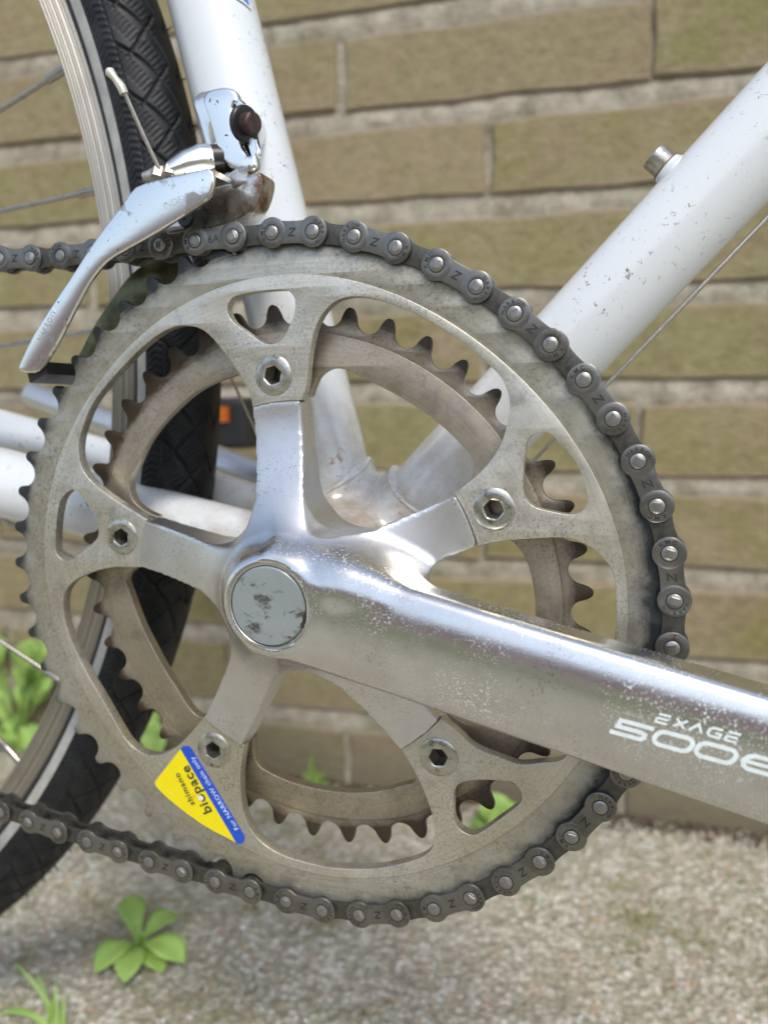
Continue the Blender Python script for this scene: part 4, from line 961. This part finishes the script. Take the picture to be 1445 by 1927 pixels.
# ------------------------------------------------------------------ front derailleur
fd = MB()
cage = [(258, 352), (300, 338), (345, 328), (385, 318), (398, 320), (405, 332), (401, 360), (388, 380), (350, 405), (300, 436), (262, 458), (232, 475), (205, 492), (180, 520), (160, 552), (134, 602), (108, 652), (84, 690), (68, 702), (48, 700), (38, 694), (44, 676), (66, 630), (100, 576), (135, 524), (160, 485), (185, 448), (212, 412), (235, 382)]
lc = smoothloop(xz(cage, -7.5), 2)
co_ = slab('derailleur_cage', [lc], -8.4, -6.6, 0.7, M['chrome'], bike, 50, 3); tag(co_, 'curved chrome derailleur cage plate hanging beside the chain')
# top flange of the outer plate folds back over the chain
mb = MB(); e1 = [(250, 348), (258, 338), (300, 325), (345, 315), (392, 306), (400, 318)]
fl = [at(256, 352, -8), at(298, 337, -8), at(345, 327, -8), at(388, 317, -8)]
V = []; 
for i, A in enumerate(fl):
    V += [A, A+np.array([0, 4, 1.0]), A+np.array([-1, 16, 1.6]), A+np.array([-1, 16, 0.2]), A+np.array([0, 3, -0.8])]
F = [(5*i+k, 5*i+(k+1) % 5, 5*(i+1)+(k+1) % 5, 5*(i+1)+k) for i in range(3) for k in range(5)]+[(0, 1, 2, 3, 4), (19, 18, 17, 16, 15)]
mb.add(V, F); mb.build('cage_flange', M['chrome'], co_, 40)
# tail of the cage: bridge back to the inner plate
mb = MB(); A = at(62, 690, -7); B = at(90, 690, -7)
for (p0, p1) in (((50, 688), (78, 676)),):
    a = at(50, 697, -7); b_ = at(82, 680, -7); V = []
    for q in (a, b_):
        for dy in (0, 20): V += [q+np.array([0, dy, 0]), q+np.array([1.0, dy, -4.0])]
    F = [(0, 1, 3, 2), (4, 6, 7, 5), (0, 4, 5, 1), (2, 3, 7, 6), (0, 2, 6, 4), (1, 5, 7, 3)]
    mb.add(V, F)
A = at(84, 668, 4); 
mb.build('cage_bridge', M['dark'], co_, 40)
incage = [(92, 660), (130, 668), (150, 660), (165, 630), (190, 590), (220, 550), (262, 510), (310, 484), (360, 470), (420, 462), (430, 430), (350, 440), (280, 458), (215, 500), (150, 560), (110, 610)]
incage = [(132, 706), (156, 716), (196, 655), (240, 605), (292, 562), (352, 522), (356, 482), (320, 482), (287, 490), (247, 517), (208, 569), (180, 610), (155, 658)]
slab('inner_cage_plate', [smoothloop(xz(incage, 13), 3)], 12.5, 13.6, 0.3, M['oily'], co_, 50)
# raised word on the cage tail and logo on the cage
mb = MB(); rdn = dirv((70, 640), (108, 570), -8.4); put_text(mb, 'NARROW', at(88, 612, -8.44), rdn, np.array([-rdn[2], 0, rdn[0]]), 1.7, spacing=1.1, extrude=0.02, bold=-0.01); mb.build('cage_marking', M['bolt'], co_, None)
mb = MB(); rdn = dirv((285, 400), (365, 368), -8.4); put_text(mb, 'INDEX', at(330, 378, -8.42), rdn, np.array([-rdn[2], 0, rdn[0]]), 2.0, spacing=1.0, bold=-0.02); mb.build('cage_marking', M['faint'], co_, None)
# link body above the cage
mb = MB(); A = at(262, 338, 10); B = at(330, 318, 14); C_ = at(385, 300, 16)
tube(mb, [at(318, 322, 6), at(350, 312, 9), at(378, 306, 12), at(398, 305, 14)], [2.6, 4.6, 5.6, 5.4], 24); fb = mb.build('derailleur_link', M['chrome'], bike, 50)
tag(fb, 'rounded chrome link of the front derailleur')
mb = MB(); c_ = at(390, 300, 13); lathe(mb, [(0, -3), (3.4, -3), (4.4, -2.0), (4.4, 5), (0, 5)], c_, (0.8, 0.5, 0.1), 28); mb.build('link_pivot', M['dark'], fb, 35)
mb = MB(); tube(mb, [at(270, 334, 4), at(290, 330, 5), at(312, 326, 6)], [1.6, 2.4, 2.6], 14); tube(mb, [at(296, 335, 3), at(300, 318, 4)], [2.3, 2.3], 6); tube(mb, [at(318, 330, 5), at(321, 316, 6)], [2.2, 2.2], 6)
mb.build('cable_clamp', M['cable'], fb, 30)
# bracket: stained curved arm wrapping back to the seat tube
br = [(408, 345), (420, 334), (450, 338), (480, 334), (500, 330), (503, 345), (497, 372), (484, 398), (462, 416), (430, 430), (395, 438), (360, 440), (330, 445), (310, 432), (330, 412), (352, 392), (378, 380), (398, 362)]
ob2 = slab('derailleur_bracket', [smoothloop(xz(br, 14), 2)], 10, 20, 1.2, M['stained'], bike, 50, 3); tag(ob2, 'rust stained bracket of the front derailleur')
mb = MB(); c_ = at(362, 406, 8); lathe(mb, [(0, -2.6), (1.6, -2.6), (1.7, -3.4), (3.4, -3.4), (3.9, -2.8), (3.9, 3.0)], c_, (0.25, 1, 0.05), 32); mb.build('pivot_bolt', M['dark'], ob2, 35)
tab = [(392, 215), (384, 190), (392, 172), (410, 166), (428, 164), (445, 172), (452, 190), (462, 222), (474, 262), (484, 298), (484, 316), (470, 326), (446, 322), (425, 308), (412, 285), (402, 250)]
tabb = [(x-16, y+6) for x, y in tab]
slot = [(444, 198), (454, 200), (464, 228), (474, 262), (478, 286), (470, 292), (460, 276), (450, 244), (441, 212)]
tb = slab('braze_on_tab', [smoothloop(xz(tab, 13), 3), smoothloop(xz(slot, 13), 2)], 12, 15.5, 1.2, M['chrome'], bike, 50, 3); tag(tb, 'slotted chrome tab bolting the derailleur to the seat tube')
slab('tab_back', [smoothloop(xz(tabb, 18), 3)], 16.5, 20.5, 1.0, M['chrome'], tb, 50, 2)
mb = MB(); tube(mb, [at(440, 250, 18), at(455, 250, 40)], [8, 9], 20); mb.build('tab_mount', M['white'], tb, 50)
slab('slot_rust', [smoothloop(xz([(438, 192), (460, 192), (482, 292), (465, 300)], 15.6), 2)], 15.6, 16.4, 0.0, M['rustbolt'], tb, 50)
c_ = at(458, 233, 11); axb = (-0.91, 0.38, 0.15)
mb = MB(); lathe(mb, [(0, -1.6), (4.9, -1.6), (5.3, -1.1), (5.3, 0.0), (0, 0.0)], c_, axb, 32); mb.build('washer', M['dark'], tb, 35)
mb = MB(); lathe(mb, [(0, -5.2), (2.7, -5.2), (3.1, -4.8), (3.1, -1.5)], c_, axb, 28); bo = mb.build('slotted_bolt', M['rustbolt'], tb, 35)
d, a, b_ = frame_of(axb); cc_ = np.array(c_)+d*(-5.25); sv = a*0.35+b_*0.94; su = a*0.94-b_*0.35
mb = MB(); V = [cc_+sv*3.05*s1+su*0.55*s2+d*dd for dd in (-.02, .5) for s1 in (-1, 1) for s2 in (-1, 1)]; mb.add(V, [(0, 1, 3, 2), (4, 6, 7, 5), (0, 4, 5, 1), (2, 3, 7, 6), (0, 2, 6, 4), (1, 5, 7, 3)]); mb.build('bolt_slot', M['hole'], bo, None)
mb = MB(); tube(mb, [at(441, 325, 14), at(452, 342, 15), at(470, 345, 16)], [4.5, 6, 6.5], 20); mb.build('bracket_neck', M['stained'], ob2, 50)
# loose cable end with its crimp
mb = MB(); tube(mb, [at(303, 324, 3), at(268, 250, -2), at(234, 172, -6)], 0.62, 10); ce = mb.build('cable_end', M['cable'], bike, 60)
mb = MB(); tube(mb, [at(234, 176, -6), at(228, 162, -6.4), at(216, 146, -7), at(206, 134, -7.4), at(202, 129, -7.6)], [1.25, 1.35, 1.05, 1.5, 0.7], 12); mb.build('cable_crimp', M['crimp'], ce, 50)

# ------------------------------------------------------------------ pedal of another bicycle against the wall
pc = at(415, 782, 250)
ped = empty('bicycle_pedal', (pc[0], pc[1], GZ)); tag(ped, 'black pedal with orange reflector behind the rear tyre, close to the wall', 'pedal')
mb = MB(); x, y, z = pc
mb.add(boxv(x-34, x+22, y-8, y+40, z-22, z+12), BF); o = mb.build('pedal_body', M['plastic'], ped, None)
bv = o.modifiers.new('b', 'BEVEL'); bv.width = 0.004; bv.segments = 2
mb = MB(); mb.add(boxv(x-12, x+11, y-11, y-7.5, z-4, z+6), BF); o2 = mb.build('pedal_reflector', M['orange'], ped, None)
mb = MB(); tube(mb, [(x-20, y+40, z-5), (x-20, y+70, z-5)], 6, 16); tube(mb, [(x-20, y+70, z-5), (x-120, y+75, z-60), (x-170, y+75, GZ)], [9, 11, 12], 16); mb.build('pedal_crank', M['plastic'], ped, 50)

# ------------------------------------------------------------------ plants
def leaf(base, tip, width, lift, curl, up=(0, 0, 1), n=14, neck=0.25):
    base = np.array(base, float); tip = np.array(tip, float); d = tip-base; L = np.linalg.norm(d); d /= L; s = np.cross(d, up); s /= np.linalg.norm(s); nn_ = np.cross(s, d)
    V = []; F = []
    for i in range(n+1):
        t = 1-(1-i/n)**1.7; w = width*(0.09*(1-t)+0.52*math.sin(PI*t**1.75)**0.85) if 0 < t < 1 else width*0.05
        c_ = base+d*L*t+np.array(up)*lift*math.sin(PI*t)-np.array(up)*curl*t*t
        for k, a in enumerate((-1, -.5, 0, .5, 1)): V.append(c_+s*w*a+nn_*(abs(a)*w*0.28+0.3*math.sin(t*17+a*5)*(abs(a) > .9)))
    for i in range(n):
        for k in range(4): F.append((5*i+k, 5*i+k+1, 5*i+6+k, 5*i+5+k))
    return V, F
def plant(name, base, leaves, label, cat, matl, up=(0, 0, 1), stem_r=1.0):
    up = np.array(up, float)/np.linalg.norm(up)
    r_o = empty(name, base); tag(r_o, label, cat)
    mb = MB(); b0 = np.array(base, float); tube(mb, [b0-np.array([0, 0, 3]), b0+np.array([0, 0, 5])], stem_r, 8); mb.build('stem', matl, r_o, 50)
    for (tip, w, lift, curl) in leaves:
        root = b0+np.array([0, 0, 3.0]); tip = np.array(tip, float); d = tip-root; L = np.linalg.norm(d)
        if L > 45:
            q = tip-d/L*w*1.9+np.array([0, 0, w*.2]); st_ = MB(); tube(st_, [root, (root+q)/2+np.array([0, 0, 6.0]), q], [0.9, 0.7, 0.5], 6); st_.build('stalk', matl, r_o, 50); root = q
        mb = MB(); lu = up+np.array([random.uniform(-.3, .3), random.uniform(-.3, .3), 0])*(up[1] != 0); lu /= np.linalg.norm(lu); V, F = leaf(root, tip, w, lift if L <= 45 else 2.0, curl*(.3 if up[1] else 1), tuple(lu)); mb.add(V, F); o = mb.build('leaf', matl, r_o, 0)
        sd_ = o.modifiers.new('thick', 'SOLIDIFY'); sd_.thickness = 0.0005
    return r_o
def gp(px, py, h_=0.0): q = atz(px, py, GZ+h_); return q
# seedling in front of the wheel
b0 = gp(262, 1788)
plant('weed_seedling', b0, [(gp(240, 1680, 14), 15, 3, 3), (gp(336, 1712, 12), 15, 4, 3), (gp(178, 1818, 9), 17, 5, 4), (gp(347, 1800, 10), 17, 5, 4), (gp(234, 1840, 8), 15, 4, 3), (gp(306, 1822, 5), 13, 3, 3), (gp(250, 1745, 16), 7, 2, 1), (gp(275, 1752, 18), 6, 2, 1)],
      'young bright green seedling with spoon shaped leaves on the paving below the chain', 'weed', M['leaf'])
# bushy weed by the wall, left edge
r_ = random.Random(3); b1 = at(28, 1330, 330); b1[2] = GZ
lv = []
for k in range(34):
    px = r_.uniform(-60, 115); py = r_.uniform(1180, 1400)
    if px < -30: px += 20
    q = at(px, py, 330+r_.uniform(-25, 25)); lv.append((q, r_.uniform(15, 23), r_.uniform(4, 14), r_.uniform(2, 10)))
plant('weed_bush', b1, lv, 'bushy bright green weed growing at the wall foot, left of the wheel rim', 'weed', M['leaf'], up=(0.25, -0.8, 0.7), stem_r=2.0)
b2 = at(290, 1400, 330); b2[2] = GZ
plant('weed_sprig', b2, [(at(285+dx, 1345+dy, 330+k*4), 13, 5, 3) for k, (dx, dy) in enumerate([(-12, 30), (5, 8), (14, 24), (-4, 50), (12, 46), (0, -8)])], 'small green sprig by the wall foot, seen through the chainring left of the sticker', 'weed', M['leaf'], up=(0.25, -0.8, 0.7))
b3 = gp(935, 1575)
plant('weed_clump', b3, [(at(925+dx, 1520+dy, b3[1]+r_.uniform(-12, 12)), 22, 4, 2) for dx, dy in [(-20, 10), (25, -20), (60, 0), (0, 30), (40, 25), (-5, -30), (15, 0), (-40, 30)]], 'bright green broad leaved clump seen through the lowest chainring window', 'weed', M['leaf'], up=(0.1, -0.7, 0.7), stem_r=1.6)
def blades(name, base, tips, w, label, matl):
    r_o = empty(name, base); tag(r_o, label, 'grass')
    for tp in tips:
        b0 = np.array(base, float)+np.array([random.uniform(-4, 4), random.uniform(-3, 3), 0]); tp = np.array(tp, float); mb = MB(); V = []; F = []; n_ = 7
        d = tp-b0; s = np.cross(d, CAM_C-b0); s /= np.linalg.norm(s)
        for i in range(n_+1):
            t = i/n_; c_ = b0+d*t; c_[2] += 0.18*np.linalg.norm(d[:2])*math.sin(PI*t)*0.8; ww = w*(1-t)**0.7*0.5+0.1
            V += [c_-s*ww, c_+np.array([0, 0.3*ww, 0]), c_+s*ww]
        for i in range(n_): F += [(3*i, 3*i+1, 3*i+4, 3*i+3), (3*i+1, 3*i+2, 3*i+5, 3*i+4)]
        mb.add(V, F); o = mb.build('blade', matl, r_o, 0)
    return r_o
b4 = gp(110, 1935)
blades('grass_tuft', b4, [at(25, 1812, b4[1]+4), at(68, 1826, b4[1]+10), at(105, 1850, b4[1]+8), at(-15, 1912, b4[1]-5), at(5, 1900, b4[1]), at(120, 1870, b4[1]+6), at(100, 1880, b4[1])], 3.2, 'thin grass tuft in the lower left corner of the paving', M['grass'])
b5 = at(590, 1500, 352); b5[2] = GZ
blades('grass_tuft', b5, [at(588+dx, 1415+dy, 350) for dx, dy in [(0, 0), (-22, 40), (25, 34), (-8, 20), (14, 52), (-30, 70), (34, 64), (6, 30), (-16, 60)]], 5.5, 'short grass tuft at the wall foot seen between the spider arms', M['grass'])
# grit lying on the paving
mb = MB(); icoV = [(0, 0, 1), (.9, 0, .2), (.2, .85, .2), (-.8, .4, .1), (-.6, -.7, .2), (.4, -.9, .1), (0, 0, -.6)]; icoF = [(0, 1, 2), (0, 2, 3), (0, 3, 4), (0, 4, 5), (0, 5, 1), (6, 2, 1), (6, 3, 2), (6, 4, 3), (6, 5, 4), (6, 1, 5)]
for k in range(5200):
    x = random.uniform(-330, 260); y = random.uniform(-40, 365); s = random.choice([.6, .8, 1.0, 1.3]) * random.uniform(.7, 1.3)
    if random.random() < 0.03: s *= 2.2
    z = float(gz(np.array([x]), np.array([y]))[0]); a = random.uniform(0, 6.3); ca, sa = math.cos(a), math.sin(a)
    mb.add([(x+s*(p[0]*ca-p[1]*sa), y+s*(p[0]*sa+p[1]*ca)*.9, z+s*p[2]*.6) for p in icoV], icoF)
gr0 = None
gr = mb.build('grit', M['pebble'], None, 0); tag(gr, kind='stuff')
mb = MB()
for (px, py, n_, sp) in ((470, 1712, 60, 16), (1010, 1700, 55, 18), (1195, 1712, 60, 16), (1400, 1650, 80, 22), (1180, 1790, 50, 18), (590, 1590, 30, 12), (480, 1850, 40, 20), (900, 1600, 50, 25), (1290, 1580, 90, 40), (1100, 1590, 50, 40), (1430, 1750, 60, 25), (700, 1900, 30, 15)):
    c_ = gp(px, py)
    for _ in range(int(n_*.45)):
        x = c_[0]+random.gauss(0, sp*.45); y = min(c_[1]+random.gauss(0, sp*.45), 375); s = random.uniform(0.6, 1.7)
        z = float(gz(np.array([x]), np.array([y]))[0])
        mb.add([(x+s*p[0], y+s*p[1], z+s*p[2]*.7) for p in icoV], icoF)
sb = MB()
for k in range(1500):
    uu = random.uniform(-420, 330); q = W0+wx*uu-wnrm*abs(random.gauss(0, 9)); s = random.uniform(.7, 2.6)
    zz = float(gz(np.array([q[0]]), np.array([q[1]]))[0])+random.uniform(0, 2.5)
    sb.add([(q[0]+s*p_[0], q[1]+s*p_[1], zz+s*p_[2]) for p_ in icoV], icoF)
so_ = sb.build('soil_crumbs', M['soil'], None, 0); tag(so_, kind='stuff')
ms = mb.build('moss', M['moss'], None, 0); tag(ms, kind='stuff')
